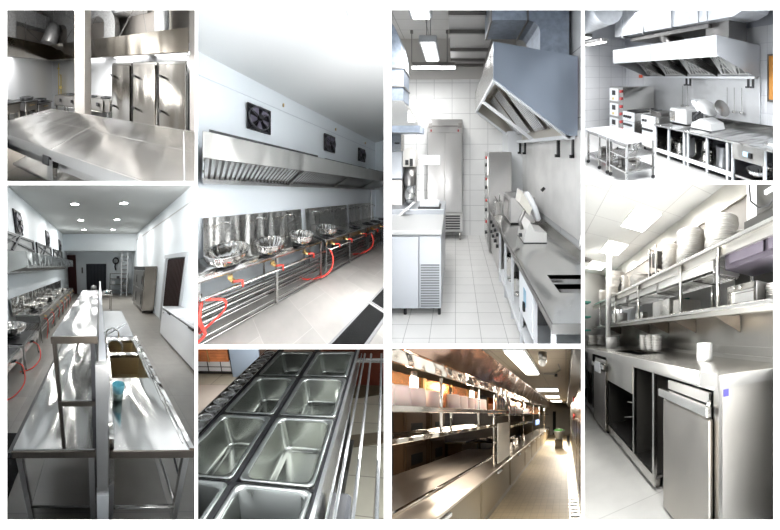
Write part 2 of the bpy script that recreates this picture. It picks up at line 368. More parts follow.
# ducts
t = T('air_duct', 'galvanised air duct running along the wall above the corner hood with elbows into it', 'duct', (-2,4.2,2.49))
k = mb().box(-4.75,-.9,3.98,4.45,3.3,4.15)
for x in (-4.2,-3.6,-2.5,-1.5): k.box(x,x+.02,3.96,4.47,3.28,4.16)
P('trunk', k, m_galv, t)
def elbow(x0, x1, r): # rectangular-section elbow from the trunk down to the hood, bending in the wall plane
    k = mb(); n = 8; w = x1-x0; o = []; q = []
    for i in range(n+1): t_ = math.radians(90*i/n); o.append((x1-r-w+(r+w)*math.sin(t_), 3.0+(r+w)*math.cos(t_))); q.append((x1-r-w+r*math.sin(t_), 3.0+r*math.cos(t_)))
    k.prism([(x1,2.45),(x1,3.0)][::-1]+[(x0,3.0)][:0]+[(x0,2.45)][:0]+[] or [(x1,2.45)], 0, 0) if 0 else None
    pts = o+[(x1,2.45),(x0,2.45)]+q[::-1]
    k.prism(pts, 3.9, 4.3, 1); k.box(x0-.01,x1+.01,3.89,4.31,2.98,3.0)
    return k
for x0, x1, r in ((-3.47,-3.16,.25),(-2.04,-1.7,.3)): P('elbow', elbow(x0,x1,r), m_galv, t)
P('riser', mb().cyl((-.48,4.1,2.47),(-.48,4.1,4.2),.18,20), m_galv, t)
t = T('air_duct', 'galvanised air duct over the left arm of the corner hood', 'duct', (-4.4,3,2.49))
k = mb().box(-4.7,-4.3,1.8,3.9,3.1,3.6)
for y in (2.9,3.3,3.7): k.box(-4.72,-4.28,y,y+.02,3.08,3.62)
P('trunk', k, m_galv, t); P('riser', mb().box(-4.5,-4.2,2.1,2.62,2.47,3.7,bev=.05), m_galv, t); P('elbow', mb().cyl((-4.1,3.95,3.2),(-3.95,3.5,2.47),.26,18), m_galv, t)
t = T('hanger_rods', 'thin crossed hanger rods above the corner hood', 'rod', (-2.5,4,2.49), None)

for a_, b_ in (((-4.2,2.75,3.0),(-3.98,3.3,2.5)),((-4.1,2.8,3.08),(-4.1,2.8,2.5)),((-3.9,3.85,3.0),(-3.6,3.85,2.5)),((-3.2,3.85,3.0),(-3.65,3.85,2.5)),((-2.75,3.85,2.5),(-2.3,3.85,3.2)),((-1.5,3.7,2.5),(-1.1,3.85,3.3)),((-.9,3.85,3.2),(-.8,3.85,2.5))): P('rod', mb().bar(a_,b_,.016), m_std, t)
# three cabinets
a_cb = steel('cabinet_sheet', (.42,.40,.37), .22, sc=(200,3,3), wave=.2, ws=(3.5,3,.4))
for i, (x0, x1, lb) in enumerate([(-1.654,-1.125,'left of three, beside the gas range'), (-1.09,-.525,'middle of three'), (-.49,.079,'right of three, beside the white pillar')]):
    t = T('steel_cabinet', 'tall stainless steaming cabinet with a bright door, '+lb, 'cabinet', ((x0+x1)/2,3.8,0), 'tall steel cabinets under the hood')
    P('body', mb().box(x0,x1,3.62,4.3,.1,1.82,bev=.008), m_st, t); d = P('door', mb().box(x0+.01,x1-.03,3.57,3.615,.16,1.76,bev=.01), a_cb, t)
    for z in (1.5,.72):
        P('latch', mb().bar((x0+.0,3.53,z+.03),(x0+.07,3.5,z-.03),.03).box(x0+.02,x0+.06,3.5,3.57,z-.02,z+.02), m_black, d)
    P('foot', mb().box(x0+.03,x1-.03,3.65,4.25,0,.1), m_black, t)
# range on the back wall
t = T('gas_range', 'long four-burner stainless gas range against the back wall behind the pillar', 'stove', (-2.8,3.9,0))
a_dk = steel('range_sheet', (.30,.28,.25), .3, wave=.1); P('body', mb().box(-3.76,-1.72,3.62,4.3,.5,.83,bev=.01), a_dk, t); P('control_panel', mb().box(-3.75,-1.92,3.6,3.62,.52,.8), a_dk, t)
for x in (-3.49,-3.02,-2.55,-2.1): P('knob', mb().box(x-.03,x+.03,3.56,3.6,.64,.74,bev=.01), m_black, t)
for x in (-3.3,-2.85,-2.45,-1.98): P('burner', mb().lathe((x,3.9,.83), [(.08,0),(.16,0),(.16,.04),(.08,.04),(.08,0)], 16), m_black, t)
legs(t, [(-3.7,3.66),(-3.35,3.66),(-1.8,3.66),(-3.7,4.2),(-1.8,4.2)], 0, .5)
P('towel_rail', mb().cyl((-3.74,3.57,.5),(-1.93,3.57,.5),.015,8), m_tube, t)
T1('gas_pipe', mb().tube([(-4.37,4.42,1.95),(-4.37,4.42,.4)], .02, 8).tube([(-4.37,4.42,1.5),(-4.25,4.42,1.5),(-4.25,4.42,.75),(-4.15,4.42,.7)], .025, 8).cyl((-4.3,4.4,1.0),(-4.2,4.36,1.0),.06,10).cyl((-4.4,4.4,1.75),(-4.3,4.38,1.75),.03,10), plain('yellow_pipe_paint', (.72,.58,.2), .4), 'yellow gas pipe with a valve climbing the white back wall', 'pipe')
# three low stoves on the left wall
for i, (ya, yb, zt, lb) in enumerate([(1.7,2.64,.7,'nearest, cut by the left edge'), (2.8,3.21,.66,'middle'), (3.25,3.8,.53,'in the corner')]):
    t = T('wok_stove', 'steel wok stove with black burner at the left wall, '+lb, 'stove', (-4.3,(ya+yb)/2,0), 'wok stoves at the left wall')
    P('body', mb().box(-4.7,-4.1,ya,yb,zt-.25,zt,bev=.01), m_std, t); P('top_plate', mb().box(-4.72,-4.08,ya-.02,yb+.02,zt,zt+.05), m_black, t)
    P('burner', mb().lathe((-4.35,(ya+yb)/2,zt+.05), [(.14,0),(.2,0),(.2,.1),(.14,.1),(.14,0)], 16), m_black, t)
    P('handle', mb().bar((-4.07,(ya+yb)/2-.08,zt-.08),(-4.07,(ya+yb)/2+.08,zt-.08),.03), m_brass, t)
    legs(t, [(-4.13,ya+.03),(-4.13,yb-.03),(-4.66,ya+.03),(-4.66,yb-.03)], 0, zt-.25)
lamp((-.55,.95,1.9), (-2.0,3.9,1.0), .8, 17, (1,.98,.95), .3); lamp((-1.0,2.3,2.45), (-1.1,4.2,1.2), 1.2, 22, (1,.98,.95), .25); lamp((-3.0,2.2,2.5), (-3.2,4.4,1.4), 1.0, 26, (1,.98,.95), .2); lamp((-2.3,2.6,2.45), (-2.8,4.3,3.5), 1.6, 100, (1,.97,.93), .3); lamp((-2.2,1.7,2.1), (-4.4,2.9,3.1), .5, 220, (1,.97,.93), .2); lamp((-.7,1.6,2.1), (-1.4,1.9,.85), 1.0, 10, (1,.98,.95), .6)  # added unseen fill lamps, their backs to the camera, no fixtures
lamp((-.6,3.9,1.98), (-.6,4.4,1.2), 1.0, 9, (1,1,1), .15); lamp((-2.6,3.9,1.96), (-2.6,4.4,1.0), 2.0, 12, (1,1,1), .15); lamp((-4.3,2.8,1.96), (-4.7,2.8,1.0), .3, 16, (1,1,1), 1.6)
# ================================================================ kitchen B: long row of wok stoves under a white wall
room([(1.01958, 0.31497, 0.00000), (-1.71328, 1.21436, 0.00000), (-0.38549, 0.27323, 0.84656)], (0.00000, 0.00000, 1.40423), CLIP['B'])
b_wl = plain('cool_white_wall_paint', (.80,.85,.88), .5)
S('floor', plane_z(-2.7,0,-1.2,6.8,0), tiles('pale_stone_floor_tiles', (.44,.415,.385), (.5,.48,.45), .65, .65, gap=.008, rough=.35, var=.05, off=.5))
S('wall_left', mb().box(-2.7,-2.6,-1.2,6.6,0,4.2), b_wl); S('ceiling', mb().box(-2.7,3,-1.5,6.8,4.2,4.3), plain('soft_white_ceiling_paint', (.74,.75,.74), .5)); S('wall_back', mb().box(-2.7,2,6.6,6.7,0,4.2), b_wl)
S('trim_40', mb().box(-2.6,-2.595,-1.2,6.6,3.81,3.825), plain('faint_grey_line_paint', (.6,.64,.68), .6))
d = link('door_4', mb().box(-2.2,-1.0,6.57,6.6,0,2.3), plain('dark_maroon_door', (.045,.01,.012), .5)); d['kind'] = 'structure'
for c, lb in (((-2.597,1.02,3.42),'nearest of three in a row'), ((-2.597,3.3,3.42),'middle of three in a row'), ((-2.597,5.3,3.4),'farthest of three in a row')):
    fan('wall_fan', 'black exhaust fan on the white wall, '+lb, 'exhaust fans above the wok row', c, .255, 'x')
for i, y in enumerate((1.6,3.6,5.6)): T1('wall_hook', mb().box(-2.6,-2.57,y,y+.03,3.92,3.99), m_brass, 'tiny metal fitting high on the white wall, %s' % ('nearest','middle','farthest')[i], 'fitting', 'small wall fittings above the fans')
b_bs = steel('backsplash_sheet', (.70,.68,.64), .27, sc=(60,60,2), wave=.4, ws=(6,6,.5))
b_hd = steel('hood_sheet', (.66,.64,.60), .18, sc=(3,3,200), wave=.4, ws=(3,2,.6))
t = T('extractor_hood', 'long stainless canopy hood with ribbed grease filters over the wok row', 'hood', (-2.2,3,2.05))
P('canopy', mb().box(-1.905,-1.885,.03,6.5,2.31,2.64,bev=.005), b_hd, t)
P('end_panel', mb().prism([(-2.59,2.64),(-1.905,2.64),(-1.905,2.31),(-2.45,2.05),(-2.59,2.05)], .03, .05), m_stv, t)
P('top_sheet', mb().box(-2.59,-1.905,.05,6.5,2.62,2.63), m_black, t)
P('dark_gap_strip', mb().box(-2.55,-1.95,.1,2.1,2.63,2.70).box(-2.55,-1.95,2.35,4.3,2.63,2.68).box(-2.55,-1.95,4.5,6.3,2.63,2.68), m_black, t)
P('grease_tray', mb().box(-2.55,-2.38,.05,6.5,2.03,2.10), m_st, t)
for j in range(4):
    k = mb()
    for i in range(21):
        y = .08+j*1.62+i*.074; k.bar((-1.93,y,2.33),(-2.40,y,2.11),.042,.03)
    P('baffle_filter', k, m_tube, t); P('filter_back', mb().prism([(-1.92,2.35),(-2.42,2.12),(-2.42,2.14),(-1.92,2.37)], .05+j*1.62, 1.6+j*1.62), m_std, t)
    if j: P('divider', mb().prism([(-1.91,2.31),(-2.4,2.05),(-2.4,2.3),(-1.91,2.6)], j*1.62+.0, j*1.62+.03), m_std, t)
for i, (y0, y1, bs) in enumerate([(-.04,2.18,(.05,1.2,2.13)), (2.3,4.28,(2.28,3.3,4.2)), (4.34,6.3,(4.3,5.3,6.2))]):
    lb = ('nearest of the row','middle of the row','farthest of the row')[i]
    t = T('wok_stove', 'long steel wok stove with open pipe frame, '+lb, 'stove', (-2.2,(y0+y1)/2,0), 'wok stoves under the long hood')
    P('top', mb().box(-2.5,-1.9,y0,y1,.79,.85,bev=.01,seg=2) if i == 0 else mb().box(-2.5,-1.9,y0,y1,.8,.85,bev=.008), m_stv if i == 0 else m_st, t)
    if i: P('control_apron', mb().box(-1.98,-1.95,y0+.02,y1-.02,.66,.8), m_std, t)
    P('apron', mb().box(-2.48,-2.46,y0,y1,.5,.79), m_black, t)
    for y in (y0+.03,(y0+y1)/2,y1-.03):
        for x in (-1.925,-2.47): P('leg', mb().box(x-.018,x+.018,y-.018,y+.018,0,.79), m_tube, t)
    P('gas_pipe', mb().cyl((-1.83,y0+.05,.64),(-1.83,y1+.02,.64),.018,10).cyl((-1.83,y0+.05,.64),(-1.92,y0+.05,.64),.018,8), m_tube, t)
    k = mb()
    for x in (-2.45,-2.37,-2.29,-2.21,-2.13,-2.05,-1.97): k.cyl((x,y0,.2),(x,y1,.2),.011,6)
    for z in (.11,.29,.37,.45): k.cyl((-1.925,y0,z),(-1.925,y1,z),.010,6)
    P('rack_shelf', k, m_tube, t); P('floor_rail', mb().box(-2.48,-1.91,y0,y1,.02,.04) if 0 else mb().cyl((-1.925,y0,.04),(-1.925,y1,.04),.012,6).cyl((-2.2,y0,.04),(-2.2,y1,.04),.012,6), m_tube, t)
    for a, b in ((bs[0],bs[1]-.01),(bs[1]+.01,bs[2])): P('backsplash', mb().prism([(-2.52,.82),(-2.5,.82),(-2.56,1.47),(-2.58,1.47)], a, b), b_bs, t)
    ys = ((.34,.98,1.68),(2.52,3.05,3.8),(4.6,5.2,5.9))[i]
    for y in ys:
        P('burner', mb().lathe((-2.05,y,.85), [(.08,0),(.16,0),(.16,.025),(.08,.025),(.08,0)], 20), m_black, t)
        v = P('valve', mb().cyl((-1.96,y-.0,.71),(-1.84,y+.03,.71),.028,10).box(-1.93,-1.89,y-.03,y+.03,.73,.77), m_brass, t)
        P('swivel_tap', mb().tube([(-2.53,y-.06,1.33),(-2.47,y-.06,1.39),(-2.42,y-.02,1.40),(-2.4,y+.1,1.38),(-2.4,y+.12,1.33)], .010, 6), m_tube, t)
        P('valve_hose', mb().tube([(-1.84,y+.03,.71),(-1.80,y+.08,.72),(-1.79,y+.13,.71),(-1.80,y+.14,.62)], .016, 8), m_red, t, 'red rubber hose')
for i, (x, y, r) in enumerate([(-2.06,.34,.285), (-1.99,.98,.25), (-2.0,1.68,.235), (-2.06,2.52,.25)]):
    P_ = wok((x,y,.876), r, 'ribbed shiny steel wok on a burner, %s of the four in the row' % ('nearest','second','third','fourth')[i], 'woks on the stove row', h=.19)
hose([(-1.85,.02,.6),(-1.83,.0,.4),(-1.84,.05,.2),(-1.88,-.1,.1)], 'thick red gas hose hanging at the near end of the stove row', .018)
hose([(-1.83,.06,.62),(-1.78,.25,.56),(-1.8,.25,.42),(-1.86,.1,.28),(-1.9,0,.2)], 'red gas hose looping back under the near end of the pipe', .014)
hose([(-1.83,2.35,.64),(-1.8,2.42,.45),(-1.82,2.38,.2),(-1.9,2.2,.06),(-2.05,1.9,.03),(-2.2,1.8,.03)], 'red gas hose hanging between the first and middle stove', .018)
hose([(-1.83,4.36,.64),(-1.8,4.42,.4),(-1.83,4.35,.2),(-1.95,4.1,.05),(-2.1,3.8,.03)], 'red gas hose hanging between the middle and farthest stove', .018)
b_mt = plain('mat_rim', (.25,.25,.25), .6)
for i, (a, b) in enumerate([(-.6,2.36),(2.4,5.2)]):
    t = T('rubber_mat', 'black ribbed rubber floor mat with grey rim, the %s one' % ('near','far')[i], 'mat', (-.9,(a+b)/2,0), 'rubber mats on the stone floor')
    P('rim', mb().box(-1.04,-.75,a,b,0,.012), b_mt, t); P('rubber', mb().box(-1.01,-.78,a+.03,b-.03,.012,.02), m_rubber, t)
t = T('ceiling_light', 'bright round lamp on the white ceiling at the top edge', 'ceiling light', (-.86,1.6,4.14))
P('lamp', mb().cyl((-.86,1.6,4.15),(-.86,1.6,4.19),.07,24), glow('lamp_glow', (1,1,1), 5), t); P('rim', mb().lathe((-.86,1.6,4.14), [(.07,0),(.09,0),(.09,.055),(.07,.055),(.07,0)], 24), m_white, t)
T1('wall_pipe', mb().cyl((-2.5,5.95,.0),(-2.5,5.95,2.0),.03,8), m_white, 'white pipe rising beside the far stove', 'pipe')
lamp((-.66,.84,1.9), (-2.5,1.7,2.0), .7, 34, (1,1,1), .9); lamp((-.95,1.7,2.1), (-2.5,4.6,2.0), .9, 80, (1,1,1), 1.0); lamp((-1.0,1.9,3.0), (-1.5,3.2,0), 1.0, 9, (.98,.99,1), .8, spread=110)  # one-sided fill added in mid-air, apart from the round ceiling lamp
# ================================================================ kitchen C: long aisle with spotlights
room([(0.93911, -1.19434, 0.47923), (0.00670, 1.31562, -0.53432), (0.00357, -0.00411, 1.02182)], (-0.95845, 1.06863, 0.95636), CLIP['C'])
c_fl = tiles('granite_floor_tiles', (.30,.28,.25), (.2,.19,.18), .6, .6, gap=.008, rough=.35, var=.05)
c_ce = plain('ceiling_paint', (.52,.53,.52), .7); c_wl = plain('pale_blue_white_wall_paint', (.82,.87,.90), .55)
S('floor', plane_z(-2.5,2.6,.3,17.4,0), c_fl); S('ceiling', plane_z(-2.6,2.6,3,17.4,3.95,.05), c_ce)
S('wall_left', mb().box(-2.5,-2.4,1,17.4,0,4), c_wl); S('wall_right', mb().box(2.45,2.55,1,6.55,0,4).box(2.45,2.55,8.4,17.4,0,4).box(2.45,2.55,6.55,8.4,2.24,4), c_wl)
S('wall_back', mb().box(-2.5,2.6,17.2,17.3,0,4), c_wl); S('trim_20', mb().box(-2.5,2.6,15.8,17.2,2.95,3.97), c_wl)
S('trim_21', mb().box(2.43,2.46,1,15.8,3.56,3.59), c_ce)
c_mar = plain('dark_maroon_door_paint', (.05,.012,.012), .5); c_dgr = plain('charcoal_door_paint', (.045,.05,.06), .5)
d = link('door_1', mb().box(-2.38,-1.75,17.13,17.19,0,2.75), c_mar); d['kind'] = 'structure'
k = mb().box(-1.0,.5,17.12,17.19,.02,2.15)
d = link('door_2', k, c_dgr); d['kind'] = 'structure'
P('door_rib', mb().box(-.9,-.86,17.1,17.13,.05,2.1).box(-.65,-.61,17.1,17.13,.05,2.1).box(-.4,-.36,17.1,17.13,.05,2.1).box(-.15,-.11,17.1,17.13,.05,2.1).box(.1,.14,17.1,17.13,.05,2.1).box(.35,.39,17.1,17.13,.05,2.1), m_black, d)
d = link('door_3', mb().box(2.5,2.55,6.55,8.4,0,2.24), m_black); d['kind'] = 'structure'
k = mb()
for i in range(14): k.box(2.46,2.49,6.58+i*.13,6.66+i*.13,.02,2.2)
P('curtain_strip', k, plain('dark_brown_strip_curtain', (.022,.010,.009), .7, spec=.1), d)
S('trim_22', mb().box(2.40,2.45,6.4,8.6,2.24,2.36).box(2.41,2.45,6.42,6.55,0,2.24).box(2.41,2.45,8.4,8.55,0,2.24), plain('grey_door_frame_paint', (.5,.52,.54), .5))
for i, (y0, z0, y1, z1, lb) in enumerate([(6.95,3.42,7.5,2.93,'nearest of the three'), (10.65,3.4,11.3,2.93,'middle one of the three'), (13.9,3.38,14.6,2.9,'farthest of the three')]):
    fan('wall_fan', 'black exhaust fan high on the left aisle wall, '+lb, 'exhaust fans over the aisle hood', (-2.395,(y0+y1)/2,(z0+z1)/2), .3, 'x')
for (y0, y1, lb) in ((5.2,8.6,'nearest the opening'), (8.95,11.6,'in the middle'), (12.1,14.9,'farthest away')):
    t = T('vent_window', 'dark barred opening in the wall above the long hood, '+lb, 'window opening', (-2.39,(y0+y1)/2,2.36), 'barred openings above the long hood')
    P('recess', mb().box(-2.399,-2.385,y0,y1,2.36,2.82), plain('grey_recess', (.25,.26,.26), .6), t)
    P('frame', mb().box(-2.385,-2.34,y0,y1,2.78,2.84).box(-2.385,-2.34,y0,y1,2.34,2.4).box(-2.385,-2.34,y0,y0+.07,2.34,2.84).box(-2.385,-2.34,y1-.12,y1,2.34,2.84), m_black, t)
    ym = (y0+y1)/2; P('bar', mb().bar((-2.36,y0,2.75),(-2.36,y1,2.5),.05).bar((-2.36,ym-.5,2.4),(-2.36,ym+.2,2.8),.07).bar((-2.36,y0+.3,2.4),(-2.36,ym,2.78),.04), m_black, t)
for i, (x, y) in enumerate([(-.82,8.55),(-.84,11.25),(-.87,14.0),(.82,8.45),(.8,11.15),(.79,14.0)]):
    t = T('ceiling_spotlight', 'round glowing spotlight in the ceiling, %s, %s row' % (('nearest','middle','farthest')[i % 3], ('left','right')[i//3]), 'ceiling light', (x,y,3.93), 'ceiling spotlights over the aisle')
    P('trim_ring', mb().lathe((x,y,3.93), [(.13,.02),(.16,.02),(.16,0),(.13,0),(.13,.02)], 24), m_white, t)
    P('lamp', mb().cyl((x,y,3.935), (x,y,3.949), .13, 24), glow('spot_glow', (1,1,.98), 30), t)
    lamp((x,y,3.9), (x,y,0), .25, (30,50,90)[i % 3], (1,.99,.96))
# --- hood with filters
t = T('extractor_hood', 'long stainless extractor hood along the left wall above the wok stoves', 'hood', (-2.1,8,1.85))
pr = [(-2.38,2.33),(-1.7,2.33),(-1.7,2.0),(-1.74,2.0),(-1.74,2.3),(-2.38,2.3)]
P('canopy', mb().prism(pr, 5.5, 14.8), m_stv, t)
P('end_panel', mb().prism([(-2.38,2.33),(-1.7,2.33),(-1.7,2.0),(-2.2,1.86),(-2.38,1.86)], 5.47, 5.5), plain('plain_pale_sheet_end', (.6,.62,.6), .35, .5), t)
k = mb()
for i in range(60):
    y = 5.6+i*.152; k.bar((-1.76,y,2.02),(-2.22,y,1.88),.05,.03)
P('baffle_filter', k, m_std, t); P('grease_tray', mb().box(-2.38,-2.2,5.5,14.8,1.83,1.88).bar((-1.72,5.5,1.99),(-1.72,14.8,1.99),.05), m_st, t)
# --- stove line
def stove_line(y0, y1, x0, x1, zt, label, nburn, back=True):
    t = T('wok_stove', label, 'stove', ((x0+x1)/2,(y0+y1)/2,0), 'wok stoves along the left wall')
    P('top', mb().box(x0,x1,y0,y1,zt-.05,zt,bev=.008), m_st, t)
    P('apron', mb().box(x1-.04,x1,y0,y1,zt-.22,zt-.05).box(x0,x1,y0,y0+.02,zt-.22,zt-.05), m_std, t)
    legs(t, [(x1-.03,y0+.05),(x1-.03,(y0+y1)/2),(x1-.03,y1-.05),(x0+.05,y0+.05),(x0+.05,y1-.05)], 0, zt-.05)
    k = mb()
    for i in range(7): k.cyl((x0+.06+i*(x1-x0-.1)/6,y0+.05,.3),(x0+.06+i*(x1-x0-.1)/6,y1-.05,.3),.012,6)
    P('rack_shelf', k, m_tube, t); P('gas_pipe', mb().cyl((x1+.05,y0,.5),(x1+.05,y1,.5),.016,8), m_tube, t)
    if back: P('backsplash', mb().box(x0-.09,x0-.06,y0,y1,zt-.05,1.22), m_stv, t)
    for i in range(nburn):
        y = y0+(i+.5)*(y1-y0)/nburn
        P('burner', mb().lathe(((x0+x1)/2+.05,y,zt), [(.1,0),(.15,0),(.15,.035),(.1,.035),(.1,0)], 18), m_black, t)
        P('valve', mb().cyl((x1,y,zt-.13),(x1+.07,y,zt-.13),.025,10), m_brass, t)
    return t
for i, (a, b) in enumerate([(5.65,7.5),(7.55,9.4),(9.45,11.3),(11.35,13.3)]):
    stove_line(a, b, -2.25, -1.6, .8, 'open-framed steel wok stove against the left wall, %s of the row of four' % ('nearest','second','third','farthest')[i], 2)
for i, (x, y) in enumerate([(-2.0,6.3),(-1.85,6.1+.55),(-2.0,7.6),(-1.85,8.1),(-2.0,9.0),(-1.85,9.5),(-2.0,10.6),(-1.85,11.1)]):
    wok((x,y,.835), .2, 'shiny steel bowl on the left stove line, %s pair, %s' % (('nearest','second','third','farthest')[i//2], ('on the wall side','on the aisle side')[i % 2]), 'steel bowls on the stove line', 'bowl', 'steel_bowl')
for i, (y0, y1, lb) in enumerate([(3.95,5.0,'behind'), (2.9,3.85,'in front')]):
    t = T('low_stove', 'low single-burner steel stove at the left edge, the one %s' % lb, 'stove', (-2,(y0+y1)/2,0), 'low stoves at the left edge')
    P('body', mb().box(-2.38,-1.5,y0,y1,.38,.55,bev=.01), m_st, t); P('top_plate', mb().box(-2.3,-1.55,y0+.05,y1-.05,.55,.57), m_black, t)
    legs(t, [(-1.54,y0+.04),(-1.54,y1-.04),(-2.33,y0+.04),(-2.33,y1-.04)], 0, .38)
    P('burner', mb().lathe((-1.95,(y0+y1)/2,.57), [(.14,0),(.2,0),(.2,.05),(.14,.05),(.14,0)], 18), m_black, t); P('knob', mb().cyl((-1.5,y0+.5,.47),(-1.45,y0+.5,.47),.03,12), m_black, t)
    wok((-1.97,(y0+y1)/2,.62), .36, 'big ribbed steel wok on a low stove at the left edge, the one %s' % lb, 'big woks at the left edge', h=.2)
    hose([(-1.46,y0+.45,.47),(-1.36,y0+.5,.36),(-1.3,y0+.3,.15),(-1.42,y0+.05,.03),(-1.62,y0-.1,.02)], 'red gas hose looping down from the low stove, the one %s' % lb, .012, 'red hoses of the low stoves')
for i, y in enumerate((5.75,6.6,7.6,8.5,9.5,10.6)):
    hose([(-1.53,y,.67),(-1.46,y+.03,.66),(-1.44,y+.05,.5),(-1.5,y,.3 if i else .1)], 'short red hose hanging from a valve of the left stove line', .012, 'short red hoses on the aisle stove line')
# --- near table with two-tier overshelf
def tt(x0, x1, y0, y1, z, th=.04): return mb().box(x0,x1,y0,y1,z-th,z,bev=.006)
c_ap = steel('bronze_apron', (.15,.125,.1), .35, wave=.05); c_t1 = steel('aisle_table_sheet', (.5,.5,.49), .18, sc=(90,90,90), wave=.18, ws=(4,1.5,2), rv=.03)
t = T('prep_table', 'stainless prep table with black edge and undershelf, left of the low partition', 'table', (-.3,2.2,0))
P('tabletop', tt(-.6,-.035,1.09,3.5,.85), c_t1, t); P('edge', mb().box(-.625,-.601,1.07,3.5,.8,.845), m_black, t); P('front_apron', mb().box(-.6,-.035,1.075,1.089,.79,.845), c_ap, t)
P('undershelf', tt(-.56,-.06,1.12,3.45,.22,.03), m_std, t); legs(t, [(-.57,1.12),(-.065,1.12),(-.57,3.46),(-.065,3.46)], 0, .81)
c_brz = steel('bronze_tube', (.09,.075,.06), .3, wave=0)
t = T('table_overshelf', 'two-tier stainless overshelf standing on the prep table', 'shelf', (-.14,2.2,.85))
c_tp = steel('gantry_sheet', (.34,.35,.35), .24, sc=(90,90,90), wave=.2, ws=(5,1.6,2), rv=.03); P('top_shelf', tt(-.265,-.012,1.1,3.44,1.65), c_tp, t); P('middle_shelf', tt(-.25,-.03,1.1,3.44,1.235,.03), c_t1, t); P('front_bar', mb().box(-.265,-.012,1.088,1.1,1.61,1.65), c_brz, t); P('front_bar', mb().box(-.25,-.03,1.088,1.1,1.2,1.235), c_brz, t)
for x in (-.25,-.04):
    for y in (1.115,2.25,3.42): P('post', mb().box(x-.012,x+.012,y-.012,y+.012,.85,1.61), c_brz if x < -.1 else m_black, t)
# --- partition
S('wall_middle', mb().box(-.008,.035,1.1,7.9,0,1.5), m_white); S('trim_23', mb().box(-.03,.058,1.04,1.098,0,.46), m_white); T1('partition_cladding', mb().box(-.026,.05,1.05,1.099,.47,1.5), m_st, 'vertical steel sheath round the near end of the low partition', 'cladding')
T1('far_prep_table', mb().box(-.56,-.05,6.6,8.2,.8,.85).box(-.55,-.5,6.65,6.7,0,.8).box(-.12,-.07,6.65,6.7,0,.8).box(-.55,-.5,8.1,8.15,0,.8).box(-.12,-.07,8.1,8.15,0,.8), m_sth, 'further small steel table left of the partition, under the tall machine', 'table')
t = T('mixing_machine', 'tall pale bar mixer machine standing on the far steel table', 'machine', (-.2,7.5,.85))
P('base', mb().box(-.35,-.07,7.3,7.7,.85,.95,bev=.02), m_white, t); P('housing', mb().box(-.3,-.1,7.45,7.7,.95,1.38,bev=.04,seg=3), m_st, t); P('dark_panel', mb().box(-.26,-.15,7.44,7.45,1.0,1.3), m_black, t)
# --- sink table
t = T('sink_table', 'stainless double-bowl sink table with raised rim, right of the partition', 'sink', (.35,2.2,0))
k = mb(); x0,x1,y0,y1 = .06,.63,1.08,3.52
xs = [x0,.13,.54,x1]; ys = [y0,2.08,2.73,2.83,3.36,y1]
for i in range(3):
    for j in range(5):
        if i == 1 and j in (1,3): continue
        k.box(xs[i],xs[i+1],ys[j],ys[j+1],.81,.85)
P('worktop', k, c_t1, t)
P('rim', mb().box(.6,.632,y0,y1,.85,.865).box(.57,.58,y0+.06,y1,.85,.857).box(x0,x0+.03,y0,y1,.85,.95), m_stv, t)
m_bowl = steel('sink_bowl_steel', (.72,.60,.38), .35, wave=.3, mt=.6); P('front_apron', mb().box(x0,x1,y0-.012,y0-.001,.79,.85), c_ap, t)
for ya, yb in ((2.08,2.73),(2.83,3.36)):
    b = P('basin', mb().box(.125,.13,ya,yb,.55,.84).box(.54,.545,ya,yb,.55,.84).box(.13,.54,ya-.005,ya,.55,.84).box(.13,.54,yb,yb+.005,.55,.84).box(.125,.545,ya,yb,.545,.55), m_bowl, t)
    P('drain', mb().cyl((.33,(ya+yb)/2,.55),(.33,(ya+yb)/2,.556),.04,16), m_std, b)
legs(t, [(.08,1.12),(.6,1.12),(.08,3.45),(.6,3.45)], 0, .8)
P('stretcher', mb().cyl((.08,1.12,.2),(.6,1.12,.2),.016,8).cyl((.6,1.12,.2),(.6,3.45,.2),.012,8), m_tube, t); P('brace', mb().bar((.6,1.16,.5),(.53,1.35,.8),.012), m_black, t)
faucet((.09,2.6,.87), (1,0), .25, .2, 'curved steel tap over the nearer sink basin', group='sink taps'); faucet((.09,3.15,.87), (1,0), .25, .2, 'curved steel tap over the farther sink basin', group='sink taps')
T1('spray_arm', mb().tube([(.12,3.4,.95),(.3,3.55,1.0),(.5,4.15,.93)], .014, 8), m_white, 'white pipe lying slanted behind the far basin', 'pipe')
t = T('prep_table', 'bare matt steel table right of the partition, behind the sink table', 'table', (.3,4.7,0)); P('tabletop', tt(.05,.6,3.56,5.9,.85), plain('matt_grey_steel', (.22,.235,.245), .45, .5), t); legs(t, [(.08,3.62),(.57,3.62),(.08,5.85),(.57,5.85)], 0, .81)
t = T('small_sink_table', 'small steel table with a shallow basin at the far end of the aisle', 'table', (.25,10,0)); P('tabletop', tt(-.04,.54,9.4,10.8,.85), m_st, t); legs(t, [(0,9.45),(.5,9.45),(0,10.75),(.5,10.75)], 0, .81)
T1('steel_pan', mb().lathe((.38,9.9,.85), [(.001,.01),(.15,.01),(.2,.12),(.21,.12),(.16,0),(.001,0)], 20), m_stv, 'wide steel pan on the small table at the far end', 'pan')
T1('detergent_bottle', mb().lathe((.02,9.7,.85), [(.05,0),(.055,.14),(.02,.18),(.02,.22),(.001,.22)], 14), plain('blue_soap', (.1,.55,.7), .3), 'blue bottle on the small table at the far end', 'bottle')
t = T('plastic_tub', 'light blue plastic tub stacked on the worktop by the sink', 'tub', (.165,1.68,.93))
P('wall', mb().lathe((.165,1.68,.91), [(.001,.005),(.045,.005),(.054,.1),(.057,.1),(.048,0),(.001,0)], 24), plain('light_blue_plastic', (.25,.68,.8), .3), t)
T1('plastic_tub', mb().lathe((.165,1.68,.851), [(.001,.0),(.042,.0),(.05,.075),(.046,.075),(.04,.005),(.001,.005)], 24), plain('milky_green_plastic', (.5,.72,.68), .3), 'milky clear plastic tub under the blue one by the sink', 'tub')
